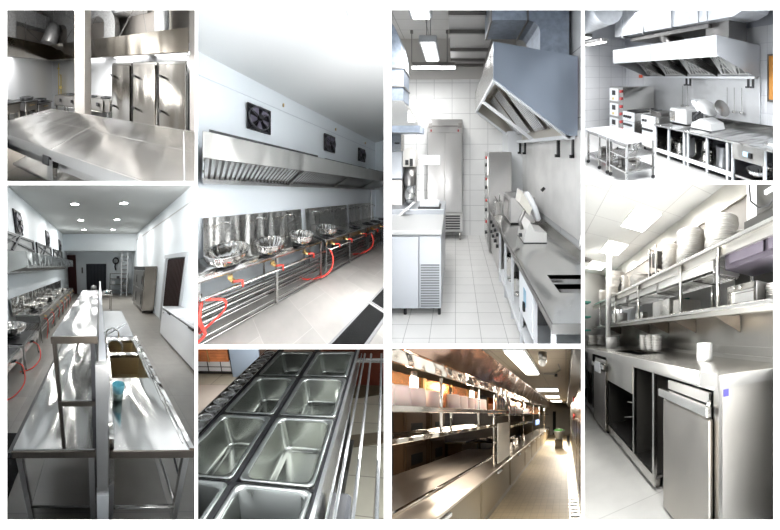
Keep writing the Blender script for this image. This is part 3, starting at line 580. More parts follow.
# --- right side
t = T('upright_refrigerator', 'tall brushed steel upright refrigerator against the right wall', 'refrigerator', (2.15,11,0))
P('body', mb().box(1.9,2.42,9.58,12.4,.12,1.98,bev=.01), m_st, t)
for i in range(2):
    for z in ((.18,1.02),(1.05,1.8)):
        d = P('door', mb().box(1.86,1.9,9.6+i*1.4,10.96+i*1.4,z[0],z[1],bev=.008), m_std, t)
        P('handle', mb().bar((1.84,9.75+i*1.4,z[0]+.2),(1.84,9.75+i*1.4,z[1]-.2),.025), m_black, d)
P('top_panel', mb().box(1.87,1.9,9.6,12.4,1.82,1.97), m_black, t)
for x, y in ((1.95,9.65),(2.37,9.65),(1.95,12.3),(2.37,12.3)): P('caster', mb().cyl((x-.015,y,.06),(x+.015,y,.06),.06,14), m_black, t)
t = T('chest_freezer', 'long white chest freezer with two lids at the right edge', 'freezer', (2.15,5.1,0))
w_ = plain('white_enamel', (.82,.84,.86), .25)
P('body', mb().box(1.87,2.44,3.4,6.4,.06,.8,bev=.01), w_, t); P('seal', mb().box(1.875,2.44,3.4,6.38,.8,.825), m_black, t)
for a, b in ((3.4,4.95),(4.97,6.4)):
    l = P('lid', mb().box(1.86,2.44,a,b,.825,.885,bev=.015,seg=2), w_, t); P('handle', mb().box(1.83,1.86,(a+b)/2-.12,(a+b)/2+.12,.79,.84,bev=.008), m_black, l)
P('plinth', mb().box(1.9,2.42,3.4,6.35,0,.06), m_black, t); P('lock', mb().cyl((1.865,6.2,.73),(1.855,6.2,.73),.02,10), m_black, t)
t = T('storage_rack', 'grey steel storage rack with four shelves against the far wall', 'rack', (1.4,16.5,0))
for z in (.35,.75,1.15,1.5): P('shelf', mb().box(.75,2.1,16.3,16.8,z-.03,z), m_st, t)
for x in (.77,2.08):
    for y in (16.32,16.78): P('upright', mb().box(x-.02,x+.02,y-.02,y+.02,0,1.5), m_tube, t)
T1('carton', mb().box(.85,1.1,16.4,16.6,.75,.98,bev=.01), m_white, 'white carton on the middle shelf of the far rack', 'box')
T1('carton', mb().box(1.25,1.45,16.4,16.6,1.15,1.32,bev=.01), plain_grey, 'dark box on the upper shelf of the far rack', 'box')
t = T('step_ladder', 'grey aluminium ladder leaning on the far rack', 'ladder', (1.75,16.1,0))
for x in (1.55,1.95): P('rail', mb().bar((x,15.9,0),(x,16.15,2.9),.05), m_white, t)
for i in range(9): P('rung', mb().bar((1.55,15.92+i*.025,.3+i*.29),(1.95,15.92+i*.025,.3+i*.29),.035), m_tube, t)
T1('coiled_cable', mb().at((1.2,17.1,2.35),0,PI/2).lathe((0,0,-.04), [(.15,-.05),(.24,-.05),(.24,.05),(.15,.05),(.15,-.05)], 20), m_black, 'black cable coil hanging on the far wall', 'cable')
T1('cable_bundle', mb().tube([(1.2,17.1,2.2),(1.15,17.08,1.95),(1.22,17.08,1.7)], .06, 6), m_black, 'black cable tail hanging below the coil on the far wall', 'cable')
T1('rubber_mat', mb().box(-1.7,-.865,.6,2.15,0,.02), m_rubber, 'black rubber floor mat at the left beside the prep table', 'mat')
T1('wall_switch', mb().box(-1.35,-1.25,17.15,17.2,1.5,1.9), plain_grey, 'small grey switch box on the far wall between the doors', 'switch')
lamp((0,4.6,3.1), (0,9,1.2), 2.0, 130, (1,.99,.97), .8)  # added fill down the aisle, not one of the spotlights
lamp((0,2.3,2.5), (0,4.5,.8), .9, 8, (1,.99,.97), .5)  # another added fill, low over the near tables
# ================================================================ kitchen D: buffet pans seen from above
room([(5.20335, 0.01207, 0.34542), (-1.11871, 3.86191, -2.23475), (0.29671, 0.39826, 5.55511)], (-0.34542, 2.23475, -2.55511), CLIP['D'])
d_cream = tiles('cream_floor_tiles', (.66,.62,.5), (.3,.27,.22), .55, .55, gap=.012, rough=.4, var=.04)
S('floor', plane_z(-4,1.2,.6,7.5,-1.0), d_cream)
S('wall_back', mb().box(-2.5,-1.98,5.32,5.42,-1,1.5), plain('dusty_blue_wall_paint', (.30,.38,.49), .6)); S('wall_left', mb().box(-4,-2.5,5.46,5.5,-1,1.5).box(-1.98,.9,5.36,5.4,-1,1.5), plain('brown_wall_paint', (.05,.03,.022), .6))
d_or = plain('orange_wood_slat', (.62,.22,.08), .45, var=.3, vs=6)
d = link('window_1', mb().box(-4,-2.52,5.40,5.45,-.965,-.935).box(-2.54,-2.51,5.37,5.45,-.965,1), m_black); d['kind'] = 'structure'
P('pane', mb().box(-4,-2.54,5.42,5.44,-.935,-.74), plain('white_window_pane', (.8,.82,.85), .3), d)
k = mb()
for x in (-3.0,-2.75): k.box(x,x+.012,5.41,5.42,-.935,-.74)
k.box(-4,-2.54,5.41,5.42,-.86,-.85)
P('mullion', k, m_black, d)
t = T('wooden_blind', 'orange wooden slat blind hanging over the window', 'blind', (-3,5.37,-.75)); k = mb()
for i in range(16): k.box(-4,-2.55,5.35,5.37,-.74+i*.05,-.695+i*.05)
P('slat', k, d_or, t); P('tape', mb().box(-2.93,-2.91,5.34,5.35,-.75,-.1), m_brass, t)
m_mar = plain('dark_red_cabinet_paint', (.15,.035,.02), .4)
T1('red_cabinet', mb().box(-.9,.6,5.05,5.3,-1,.6,bev=.02), m_mar, 'dark red cabinet side beyond the tray rods at the top right', 'cabinet')
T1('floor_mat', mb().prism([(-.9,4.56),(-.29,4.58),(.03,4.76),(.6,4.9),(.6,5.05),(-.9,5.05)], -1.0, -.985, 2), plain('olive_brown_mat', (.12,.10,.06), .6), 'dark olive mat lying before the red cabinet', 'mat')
T1('floor_shade_strip', mb().prism([(-.37,3.21),(.4,3.52),(.4,3.75),(-.31,3.5)], -1.0, -.985, 2), plain('olive_brown_shade', (.2,.16,.11), .6), 'dark brown diagonal strip painting a shade edge on the cream tiled floor', 'mat')  # flat brown piece in place of a shade edge on the tiles
T1('beige_mat', mb().box(-4,-1.7,2.6,4.9,-1,-.985), plain('pale_beige_rug', (.62,.56,.50), .7), 'pale beige rug on the floor behind the round inserts', 'rug')
# the buffet frame
m_pan = plain('pan_steel', (.44,.45,.42), .22, .97); 
t = T('buffet_frame', 'dark buffet frame that carries the two rows of pans', 'buffet', (-.7,2.2,-1))
k = mb()
for x in (-1.06,-.675,-.262): k.box(x-.012,x+.012,.5,3.6,-.08,-.012)
for y in (1.245,1.972,2.71,3.45): k.box(-1.07,-.26,y-.01,y+.01,-.08,-.012)
P('carrier', k, m_black, t); P('side_strip', mb().box(-.255,-.236,.5,3.6,-.035,.0).box(-.262,-.25,.5,3.6,-.3,-.03), m_tube, t)
P('side_panel', mb().box(-1.3,-.3,.8,3.5,-.9,-.86), m_std, t)
for x, y in ((-.30,1.95),(-.29,2.9),(-1.2,1.7),(-1.2,3.3)):
    l = P('leg', mb().box(x-.03,x+.03,y-.03,y+.03,-.95,-.08), m_std, t); P('caster', mb().cyl((x-.02,y,-.955),(x+.02,y,-.955),.045,14), m_black, l)
P('cross_rail', mb().box(-.26,-.2,1.5,2.6,-.55,-.52), m_st, t)
T1('power_box', mb().box(-.235,-.12,1.25,1.5,-.5,-.2,bev=.02), m_black, 'black box fixed under the near right corner of the pans', 'box')
def ring(x0, x1, y0, y1, r, z, n=5):
    o = []
    for cx, cy, a in ((x1-r,y1-r,0),(x0+r,y1-r,90),(x0+r,y0+r,180),(x1-r,y0+r,270)):
        for i in range(n+1): t_ = math.radians(a+90*i/n); o.append((cx+r*math.cos(t_), cy+r*math.sin(t_), z))
    return o
def pan(x0, x1, y0, y1):
    k = mb(); rs = []
    for off, r, z in ((0,.03,-.012),(-.0,.03,-.003),(.006,.03,.0),(.024,.055,-.003),(.03,.055,-.02),(.05,.06,-.185),(.068,.05,-.2),(.085,.04,-.197),(.095,.04,-.205)): rs.append(ring(x0+off,x1-off,y0+off,y1-off,r,z))
    n = len(rs[0]); vs = [v for q in rs for v in q]
    k._add(vs, [(j*n+i, j*n+(i+1) % n, (j+1)*n+(i+1) % n, (j+1)*n+i) for j in range(len(rs)-1) for i in range(n)], smooth=True)
    k._add(rs[-1], [tuple(range(n))]); return k
cols = ((-1.048,-.688,'left'),(-.652,-.276,'right')); rows = ((.53,1.235,'nearest'),(1.258,1.955,'second'),(1.985,2.69,'third'),(2.73,3.43,'farthest'))
for x0, x1, cn in cols:
    for y0, y1, rn in rows: T1('food_pan', pan(x0,x1,y0,y1), m_pan, 'empty deep steel buffet pan, %s in the %s row of pans' % (rn, cn), 'pan', 'deep steel buffet pans')
t = T('insert_rail', 'steel rail with round holes along the left side of the pans', 'rail', (-1.14,2.5,-.02)); P('plate', mb().box(-1.21,-1.205,.5,3.6,-.05,.0).box(-1.082,-1.075,.5,3.6,-.05,.0), m_tube, t)
ys = [1.62+i*.135 for i in range(14)]
for i, y in enumerate(ys):
    T1('round_insert', mb().lathe((-1.14,y,0), [(.058,0),(.05,.006),(.044,-.004),(.038,-.09),(.001,-.095)], 24), m_stv, 'small round steel cup, number-%d from the near end of the side rail'.replace('number-%d', '%s') % (['first','second','third','fourth','fifth','sixth','seventh','eighth','ninth','tenth','eleventh','twelfth','thirteenth','last'][i]), 'cup', 'round cups in the side rail')
for i, (x, y0) in enumerate([(-.2,.6),(-.168,.6),(-.107,.6),(-.01,.6)]):
    T1('tray_rod', mb().cyl((x+(.03 if i > 1 else .01),y0,-.03),(x-.01,3.45,-.03),.009 if i else .006,8), m_tube, 'thin steel tray rod beside the pans, %s counted from the pans' % ('first','second','third','fourth')[i], 'rod', 'tray rods')
T1('rod_bracket', mb().box(-.24,.05,3.3,3.36,-.07,-.045), m_tube, 'steel bracket under the far ends of the tray rods', 'bracket')
lamp((-.6,1.5,.42), (-.62,1.7,-1), .7, 10, (.95,.98,1), 1.0); lamp((-.02,2.0,.1), (-.02,2.3,-1), .3, 30, (.95,.98,1), .6); lamp((-1.9,4.4,-.45), (-2.1,4.9,-1), .8, 9, (1,.95,.9), .4)  # unseen fill panels added over pans, floor and rug
# ================================================================ kitchen E: white aisle with big hood
room([(1.14125, 0.22516, 0.00000), (0.00000, 1.10000, 0.00000), (0.00000, 0.40219, 1.14125)], (0.00000, 0.00000, 0.66044), CLIP['E'])
e_wl = tiles('white_wall_tiles', (.84,.84,.83), (.55,.55,.55), .42, .36, 'xz', gap=.012, rough=.2, var=.015, loc=(.08,0,.02)); e_wr = tiles('white_side_wall_tiles', (.82,.83,.84), (.45,.46,.48), .9, .8, 'yz', gap=.015, rough=.2, var=.015)
e_cl = tiles('ceiling_panels', (.80,.79,.77), (.5,.49,.47), .6, .6, gap=.015, rough=.7, var=.01)
S('floor', plane_z(-2.5,1.6,1.8,7.9,0), tiles('white_glossy_floor_tiles', (.80,.79,.77), (.38,.37,.36), .279, .279, gap=.006, rough=.12, var=.012, loc=(0.001,.05,0)))
S('wall_back', mb().box(-2.5,1.6,7.8,7.9,0,3.66), e_wl); S('trim_50', mb().box(-2.5,1.6,7.78,7.9,3.66,4.7), plain('warm_grey_frieze_paint', (.62,.6,.57), .6))
S('wall_right', mb().box(1.42,1.5,1.8,7.9,0,4.7), e_wr); S('ceiling', mb().box(-2.5,1.6,2,7.9,4.61,4.7), e_cl); S('trim_51', mb().box(1.1,1.42,6.9,7.8,0,2.4), m_white)
e_wp = plain('worn_white_sheet_cladding', (.84,.83,.81), .35, .2, var=.08, vs=3)
T1('wall_cladding', mb().box(1.395,1.415,2.0,6.9,1.0,2.25), e_wp, 'stained pale steel cladding on the wall under the big hood', 'cladding')
# hood
t = T('extractor_hood', 'huge bluish steel extractor hood with a slanted end, hanging above the counter', 'hood', (.9,5.3,2.2))
hp = [(.433,3.27),(1.4,3.10),(1.4,2.19),(1.29,2.19),(.433,2.845)]
e_hd = steel('hood_end_sheet', (.40,.45,.53), .4, sc=(2,2,60), wave=.2, ws=(2,2,2)); e_in = plain('warm_pale_hood_lining', (.66,.62,.55), .3, .6)
P('end_panel', mb().prism(hp, 3.8, 3.83), e_hd, t); P('far_end_panel', mb().prism(hp, 7.25, 7.28), e_in, t)
P('front_panel', mb().prism([(.433,3.27),(.46,3.27),(.46,2.845),(.433,2.845)], 3.83, 7.25), m_st, t); P('top_sheet', mb().prism([(.433,3.27),(1.4,3.1),(1.4,3.08),(.433,3.25)], 3.83, 7.25), m_std, t)
P('lining', mb().prism([(1.38,3.05),(1.4,3.05),(1.4,2.2),(1.38,2.2)], 3.84, 7.25).prism([(.47,3.2),(1.38,3.04),(1.38,3.06),(.47,3.22)], 3.84, 7.25), e_in, t)
for y in (3.86,5.62,7.2): P('rim', mb().bar((.45,y,2.84),(1.33,y,2.17),.06,.05), m_white, t)
P('lower_rail', mb().box(1.27,1.38,3.83,7.25,2.15,2.2).box(.433,.47,3.83,7.25,2.82,2.86), m_white, t)
for y0 in (3.95,4.8,5.75,6.5):
    f_ = P('filter_panel', mb().prism([(.72,3.1),(.75,3.12),(1.33,2.34),(1.30,2.32)], y0, y0+.65), m_st, t); k = mb()
    for i in range(7): k.bar((.76,y0+.06+i*.09,3.06),(1.28,y0+.06+i*.09,2.36),.03,.02)
    P('baffle', k, m_white, f_)
for i, (x, y) in enumerate([(1.33,6.8),(1.33,6.3),(1.33,4.25),(1.4,3.9)]):
    T1('wall_hook', mb().box(x-.025,x+.01,y,y+.04,1.93,2.16).box(x-.05,x+.01,y,y+.04,1.93,1.97), m_black, 'dark steel hook under the rear rim of the hood, %s from the near end' % ('fourth','third','second','first')[i], 'hook', 'hooks under the hood')
# ducts over it
t = T('air_duct', 'blue-grey air duct above the big hood, bending down into it', 'duct', (.8,5,3.3)); e_dt = plain('blue_grey_duct_sheet', (.34,.39,.47), .4, .4, var=.15, vs=14)
def sq(x0,x1,y0,y1,pts): 
    k = mb(); k.prism(pts, y0, y1, 1); return k
o = [(.42,4.3),(.95,4.3)]+[(.95+.42*math.sin(math.radians(a)), 3.85+.45*math.cos(math.radians(a))) for a in (15,30,45,60,75,90)]+[(1.37,3.05),(1.02,3.05),(1.02,3.45)]+[(.88+.14*math.cos(math.radians(a)), 3.45+.14*math.sin(math.radians(a))) for a in (30,60,90)]+[(.42,3.59)]
P('trunk', mb().prism(o, 4.0, 4.7), e_dt, t); P('flange', mb().box(.86,.88,3.98,4.72,3.57,4.32).box(.42,.44,3.98,4.72,3.57,4.32), m_std, t)
t = T('cable_tray', 'wide flat grey duct with dark cross ribs under the ceiling', 'duct', (.2,6,3.9)); P('panel', mb().box(-.1,.62,4.2,7.6,3.93,4.3), plain('grey_duct_underside', (.42,.41,.4), .5, .3), t)
for y in (4.55,5.28,6.25,6.98,7.4): P('rib', mb().box(-.1,.62,y,y+.06,3.87,3.93), m_std, t)
t = T('air_duct', 'tall curved blue-grey duct at the left dropping into a small hood', 'duct', (-1,5,2.4))
o = [(-1.2,2.75),(-.77,2.75),(-.77,3.25)]+[(-1.35+.58*math.cos(math.radians(a)), 3.3+.85*math.sin(math.radians(a))) for a in (10,25,40,55,70,90)]+[(-1.9,4.15),(-1.9,3.6),(-1.2,3.2)]
P('bend', mb().prism(o, 4.9, 5.5), e_dt, t); P('seam', mb().box(-1.21,-.755,4.88,5.52,3.22,3.24).box(-1.21,-.755,4.88,5.52,2.95,2.97), m_std, t)
t = T('small_hood', 'small steel hood at the left edge under the curved duct', 'hood', (-1,5.2,2.3)); P('cone', mb().prism([(-1.3,2.75),(-.78,2.75),(-.55,2.38),(-1.3,2.38)], 4.9, 5.6), m_st, t); P('rim', mb().box(-1.4,-.53,4.88,5.65,2.28,2.38), e_dt, t)
# lights
for i, (y0, y1) in enumerate([(5.79,7.06),(3.6,4.76)]):
    t = T('pendant_light', 'long fluorescent ceiling fixture with grey end, the %s one' % ('farther','nearer')[i], 'light', (-.48,(y0+y1)/2,3.88), 'fluorescent ceiling fixtures')
    P('housing', mb().box(-.64,-.33,y0,y1,3.9,4.02,bev=.01), plain('grey_fixture_sheet', (.4,.41,.43), .4), t); P('tube', mb().box(-.6,-.37,y0+.02,y1-.02,3.885,3.9), glow('tube_glow', (1,1,1), 5), t)
    P('cord', mb().cyl((-.52,y0+.2,4.02),(-.52,y0+.2,4.6),.008,6).cyl((-.45,y0+.2,4.02),(-.45,y0+.2,4.6),.008,6), m_std, t)
    lamp((-.48,(y0+y1)/2 if i == 0 else 4.6,3.86 if i == 0 else 3.7), (-.3,(y0+y1)/2,0), .25, 26, (1,1,.98), 1.1)
t = T('pendant_light', 'wide grey strip lamp hanging crosswise on two rods', 'light', (-.4,7.2,3.75)); P('housing', mb().prism([(7.1,3.76),(7.35,3.76),(7.35,3.92),(7.22,3.92)], -.95, -.02, 0), m_std, t); P('tube', mb().box(-.93,-.0,7.05,7.12,3.74,3.79), glow('tube_glow_cross', (1,1,1), 5), t)
for x in (-.95,-.18): P('rod', mb().cyl((x,7.2,3.9),(x,7.2,4.58),.01,6).cyl((x,7.2,4.53),(x,7.2,4.6),.03,10), m_std, t)
# refrigerator
t = T('upright_refrigerator', 'tall pale steel two-door refrigerator on legs against the tiled back wall', 'refrigerator', (-.25,7.5,0)); e_fr = steel('fridge_sheet', (.55,.54,.53), .3, sc=(60,3,2), wave=.2, ws=(2,2,.6), mt=.85)
P('body', mb().box(-.63,.155,7.4,7.79,.18,2.69,bev=.01), e_fr, t)
for x0, x1 in ((-.62,-.245),(-.235,.145)): P('door', mb().box(x0,x1,7.36,7.4,.62,2.38,bev=.006), e_fr, t)
P('control_strip', mb().box(-.63,.155,7.36,7.4,2.39,2.68,bev=.005), e_fr, t); P('slot', mb().box(-.58,.12,7.35,7.36,2.52,2.55).box(-.6,-.52,7.34,7.36,2.5,2.6).box(.06,.14,7.34,7.36,2.5,2.6), m_std, t)
for x in (-.54,.06): P('indicator', mb().box(x-.015,x+.015,7.345,7.36,2.41,2.46), plain('dark_red_lamp', (.3,.02,.02), .3), t)
P('vent_grille', mb().box(-.25,.155,7.36,7.4,.2,.6), e_fr, t); k = mb()
for i in range(6): k.box(-.22,.1,7.345,7.36,.25+i*.055,.28+i*.055)
P('vent_slot', k, m_black, t)
for x in (-.6,.1): P('leg', mb().cyl((x,7.42,0),(x,7.42,.18),.02,8), m_tube, t)
# left cabinet
t = T('refrigerated_cabinet', 'pale grey refrigerated counter with a louvred panel at the left', 'cabinet', (-.6,4.5,0)); e_cb = plain('pale_grey_cabinet_sheet', (.46,.48,.51), .3, .3)
P('body', mb().box(-1.6,-.175,4.05,5.7,.1,1.0), e_cb, t); P('top', mb().box(-1.6,-.165,4.0,4.98,1.0,1.055,bev=.008), plain('white_counter_top', (.62,.62,.61), .25), t); P('raised_back', mb().box(-1.6,-.165,4.98,5.75,1.0,1.13,bev=.008), e_cb, t)
P('door', mb().box(-1.5,-.445,4.01,4.05,.11,.98,bev=.005), e_cb, t); P('fan_panel', mb().box(-.435,-.18,4.02,4.05,.11,.98), e_cb, t); k = mb()
for i in range(17): k.box(-.42,-.195,4.01,4.02,.13+i*.031,.145+i*.031)
P('louvre', k, plain('dark_grey_louvre', (.18,.19,.2), .4), t)
for x, y in ((-.62,4.1),(-.2,4.1),(-.2,5.6)): P('foot', mb().cyl((x,y,0),(x,y,.1),.02,8), m_black, t)
t = T('drink_dispenser', 'tall white and grey machine at the far left edge', 'machine', (-1.0,5.3,1.13)); P('lower', mb().box(-1.2,-.86,5.35,5.7,1.13,1.55), m_std, t); P('upper', mb().box(-1.2,-.84,5.3,5.7,1.55,2.0,bev=.02), e_cb, t); P('neck', mb().box(-1.2,-.88,5.35,5.7,2.0,2.27), m_st, t); P('badge', mb().box(-.98,-.9,5.34,5.35,2.12,2.14), m_black, t)
t = T('planetary_mixer', 'upright planetary mixer with a steel bowl beside the fridge', 'mixer', (-.75,5.5,1.13))
P('head', mb().prism([(-.84,1.75),(-.84,1.95)]+[(-.74+.1*math.cos(math.radians(a)), 1.95+.11*math.sin(math.radians(a))) for a in (150,120,90,60,30)]+[(-.64,1.95),(-.64,1.75)], 5.3, 5.65), plain('warm_white_enamel', (.7,.68,.64), .3), t); P('control_face', mb().box(-.8,-.75,5.285,5.3,1.78,1.86).box(-.73,-.68,5.285,5.3,1.76,1.88), m_black, t); P('column', mb().box(-.82,-.66,5.5,5.65,1.13,1.76), m_std, t)
P('cage', mb().lathe((-.74,5.38,1.45), [(.1,0),(.11,.12),(.08,.28),(.001,.28)], 16), m_std, t); P('bowl', mb().lathe((-.74,5.38,1.15), [(.001,0),(.07,.01),(.1,.12),(.1,.3),(.11,.3)], 24), m_stv, t)
t = T('kitchen_scale', 'white column scale with a display head on the left counter', 'scale', (-.4,5.1,1.13)); P('platform', mb().box(-.55,-.25,5.05,5.35,1.15,1.22,bev=.01), m_white, t); P('base', mb().box(-.57,-.23,5.02,5.38,1.13,1.15), m_black, t); P('column', mb().box(-.57,-.51,5.3,5.35,1.2,1.85), m_white, t); P('display', mb().box(-.57,-.25,5.28,5.34,1.78,1.93,bev=.01), m_white, t)
T1('cutting_board', mb().prism([(-.85,1.06),(-.62,1.26),(-.6,1.24),(-.8,1.06)], 4.85, 4.95), e_fr, 'leaning pale board at the back of the left counter top', 'board')
# right counter
t = T('work_counter', 'long steel work counter with sink running along the right side of the aisle', 'counter', (1,4,0)); zc = .85
k = mb(); xs = [.665,.86,1.10,1.13,1.34,1.395]; ys = [2.27,2.75,3.14,6.4]
k.box(.665,1.395,2.27,2.75,.81,.85); k.box(.665,.86,2.75,3.14,.81,.85); k.box(1.34,1.395,2.75,3.14,.81,.85); k.box(1.0,1.02,2.75,3.14,.8,.85) if 0 else k.box(.86,1.34,2.94,2.96,.8,.845); k.box(.665,1.395,3.14,6.4,.81,.85)
P('worktop', k, m_sth, t); P('backsplash', mb().box(1.37,1.395,2.27,6.4,.85,.93), m_st, t); P('front_edge', mb().box(.655,.665,2.27,6.4,.80,.85).box(.655,1.395,2.262,2.27,.78,.85), m_std, t)
for a, b in ((2.75,2.94),(2.96,3.14)): P('basin', mb().box(.86,.865,a,b,.68,.85).box(1.335,1.34,a,b,.68,.85).box(.86,1.34,a-.003,a,.68,.85).box(.86,1.34,b,b+.003,.68,.85).box(.86,1.34,a,b,.675,.68), m_st, t)
for y in (2.32,2.85,3.45,4.0,4.55,5.1): P('leg', mb().box(.67,.70,y-.015,y+.015,0,.81), m_white, t)
for y in (2.32,5.1): P('leg', mb().box(1.33,1.36,y-.015,y+.015,0,.81), m_white, t)
P('control_panel', mb().box(.662,.668,2.86,3.45,.40,.80), m_white, t); P('sticker', mb().box(.658,.662,3.12,3.22,.55,.70), plain('blue_sticker', (.25,.45,.6), .4), t); P('knob', mb().box(.64,.66,3.14,3.18,.5,.58), m_black, t)
P('shelf', mb().box(.67,1.38,2.3,5.1,.16,.19), m_white, t); P('shelf_rail', mb().box(.66,.68,3.45,5.1,.14,.2), m_white, t); P('rear_panel', mb().box(1.37,1.39,2.3,5.1,.0,.8), m_std, t); P('divider', mb().box(.70,1.37,3.46,3.48,.2,.8), m_std, t)
wok((1.0,2.6,.195), .17, 'steel bowl on the lower shelf at the near end of the counter', None, 'bowl', 'mixing_bowl', h=.12)
for i, (x, y, r, h) in enumerate([(.85,3.75,.13,.28),(.85,4.25,.14,.22),(.85,4.8,.12,.3)]): pot((x,y,.192), r, h, 'steel pot on the shelf under the aisle counter, %s from the near end' % ('first','second','third')[i], 'pots under the aisle counter')
faucet((1.3,2.98,.85), (-1,0), .45, .18, 'tall thin steel tap behind the sink at the right', r=.012)
t = T('meat_slicer', 'white meat slicer with a tilted blade guard on the counter', 'slicer', (1.0,4.3,.85))
P('base', mb().prism([(.86,.86),(1.15,.86),(1.15,.98),(1.0,1.0),(.94,1.12),(.88,1.0)], 4.18, 4.6), plain('white_slicer_enamel', (.8,.79,.76), .2), t); P('foot_plate', mb().box(.86,1.15,4.17,4.6,.852,.86), m_black, t)
k = mb().at((1.02,4.4,1.28), 0, 0, math.radians(68)); P('blade_guard', k.lathe((0,0,-.02), [(.001,-.01),(.2,-.01),(.21,.02),(.2,.04),(.001,.05)], 28), m_white, t)
P('carriage', mb().prism([(.82,1.35),(.85,1.5),(.98,1.28),(.95,1.18)], 4.25, 4.55), plain('cream_plate', (.75,.72,.64), .3), t); P('knob', mb().cyl((1.1,4.25,1.5),(1.14,4.25,1.54),.02,8).cyl((.84,4.2,.95),(.8,4.2,.95),.025,10), m_black, t); P('arm', mb().tube([(.86,4.3,1.0),(.83,4.3,1.1),(.9,4.3,1.25),(1.0,4.35,1.3)], .025, 8), m_std, t)
t = T('countertop_oven', 'boxy white countertop oven behind the slicer', 'oven', (.95,5.4,.85)); P('body', mb().box(.85,1.25,5.2,5.9,.87,1.28,bev=.015), e_fr, t); P('door', mb().box(.84,.85,5.3,5.8,.92,1.22), m_std, t); P('foot', mb().box(.88,1.2,5.25,5.85,.852,.87), m_black, t)
t = T('fryer_basket', 'wire fryer baskets with handles beside the oven', 'basket', (.75,6.1,.85)); k = mb().box(.7,.84,5.9,6.15,.85,1.1,bev=.01)
P('basket', k, m_st, t); P('handle', mb().cyl((.75,5.95,1.1),(.68,5.7,1.22),.01,6).cyl((.8,6.0,1.1),(.76,5.75,1.25),.01,6), m_tube, t)
t = T('stove', 'steel stove with black knobs set in the counter row', 'stove', (.9,5.55,0)); P('body', mb().box(.68,1.36,5.15,6.35,.1,.805), e_fr, t)
for y in (5.25,5.55,5.85,6.15): 
    for z in (.68,.5): P('knob', mb().cyl((.68,y,z),(.64,y,z),.03,10), m_black, t)
for y in (5.25,6.25): P('foot', mb().cyl((.75,y,0),(.75,y,.1),.025,8), m_black, t)
t = T('oven_tower', 'tall stacked steel oven with red knobs at the far end of the aisle counter', 'oven', (1,6.9,0)); P('body', mb().box(.64,1.09,6.45,7.2,.08,1.97,bev=.01), e_fr, t)
for i in range(4): d = P('door', mb().box(.62,.64,6.5,7.15,.2+i*.44,.55+i*.44), m_st, t); P('red_knob', mb().cyl((.62,6.55,.6+i*.42),(.59,6.55,.6+i*.42),.03,10), plain('red_knob_plastic', (.5,.05,.05), .4), t); P('black_knob', mb().cyl((.62,6.52,.4+i*.44),(.58,6.52,.4+i*.44),.035,10), m_black, t)
for y in (6.55,7.1): P('foot', mb().cyl((.75,y,0),(.75,y,.08),.03,8), m_black, t)
lamp((-.2,4.9,2.6), (-.2,7.6,1.8), 1.0, 24, (1,1,1), .3)  # added fill towards the back wall, no fixture of its own
lamp((-.3,2.6,2.95), (.2,6.5,1.2), 1.0, 30, (1,1,1), .4)  # fill added near the opening, unseen from the camera
# ================================================================ kitchen F: dark pass with heat lamps and a long tiled aisle
room([(0.75000, 0.66000, 0.00000), (0.00000, 1.20000, 0.00000), (0.00000, -0.55875, 0.75000)], (0.00000, 0.00000, 1.46250), CLIP['F'])
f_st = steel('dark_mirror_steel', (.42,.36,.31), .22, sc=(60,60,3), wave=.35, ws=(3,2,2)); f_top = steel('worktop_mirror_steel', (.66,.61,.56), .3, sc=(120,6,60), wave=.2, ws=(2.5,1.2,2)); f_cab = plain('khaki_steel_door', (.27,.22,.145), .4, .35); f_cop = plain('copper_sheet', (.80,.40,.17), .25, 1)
f_ce = tiles('beige_ceiling_panels', (.40,.33,.24), (.2,.16,.12), .6, 1.2, gap=.015, rough=.5, var=.03)
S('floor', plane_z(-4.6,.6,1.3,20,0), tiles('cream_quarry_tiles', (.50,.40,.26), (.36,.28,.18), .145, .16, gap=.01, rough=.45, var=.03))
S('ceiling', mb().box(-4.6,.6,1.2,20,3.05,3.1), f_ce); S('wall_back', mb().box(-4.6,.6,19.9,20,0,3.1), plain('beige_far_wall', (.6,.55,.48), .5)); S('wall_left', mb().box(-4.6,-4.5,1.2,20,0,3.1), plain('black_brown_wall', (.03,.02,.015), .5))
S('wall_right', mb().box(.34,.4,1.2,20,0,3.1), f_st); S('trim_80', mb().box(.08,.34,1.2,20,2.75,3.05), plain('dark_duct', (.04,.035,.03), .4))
d = link('door_5', mb().box(-1.3,-1.0,19.8,19.9,0,2.3), m_black); d['kind'] = 'structure'
t = T('floor_drain', 'long steel grated floor drain along the right side of the aisle', 'drain', (.18,8,0)); k = mb()
for i in range(44): k.box(.085,.275,1.6+i*.16,1.68+i*.16,.002,.012)
P('grate', k, m_tube, t); P('frame', mb().box(.07,.085,1.5,19,.0,.015).box(.275,.29,1.5,19,0,.015), m_tube, t); P('channel', mb().box(.085,.275,1.5,19,.0,.002), m_black, t)
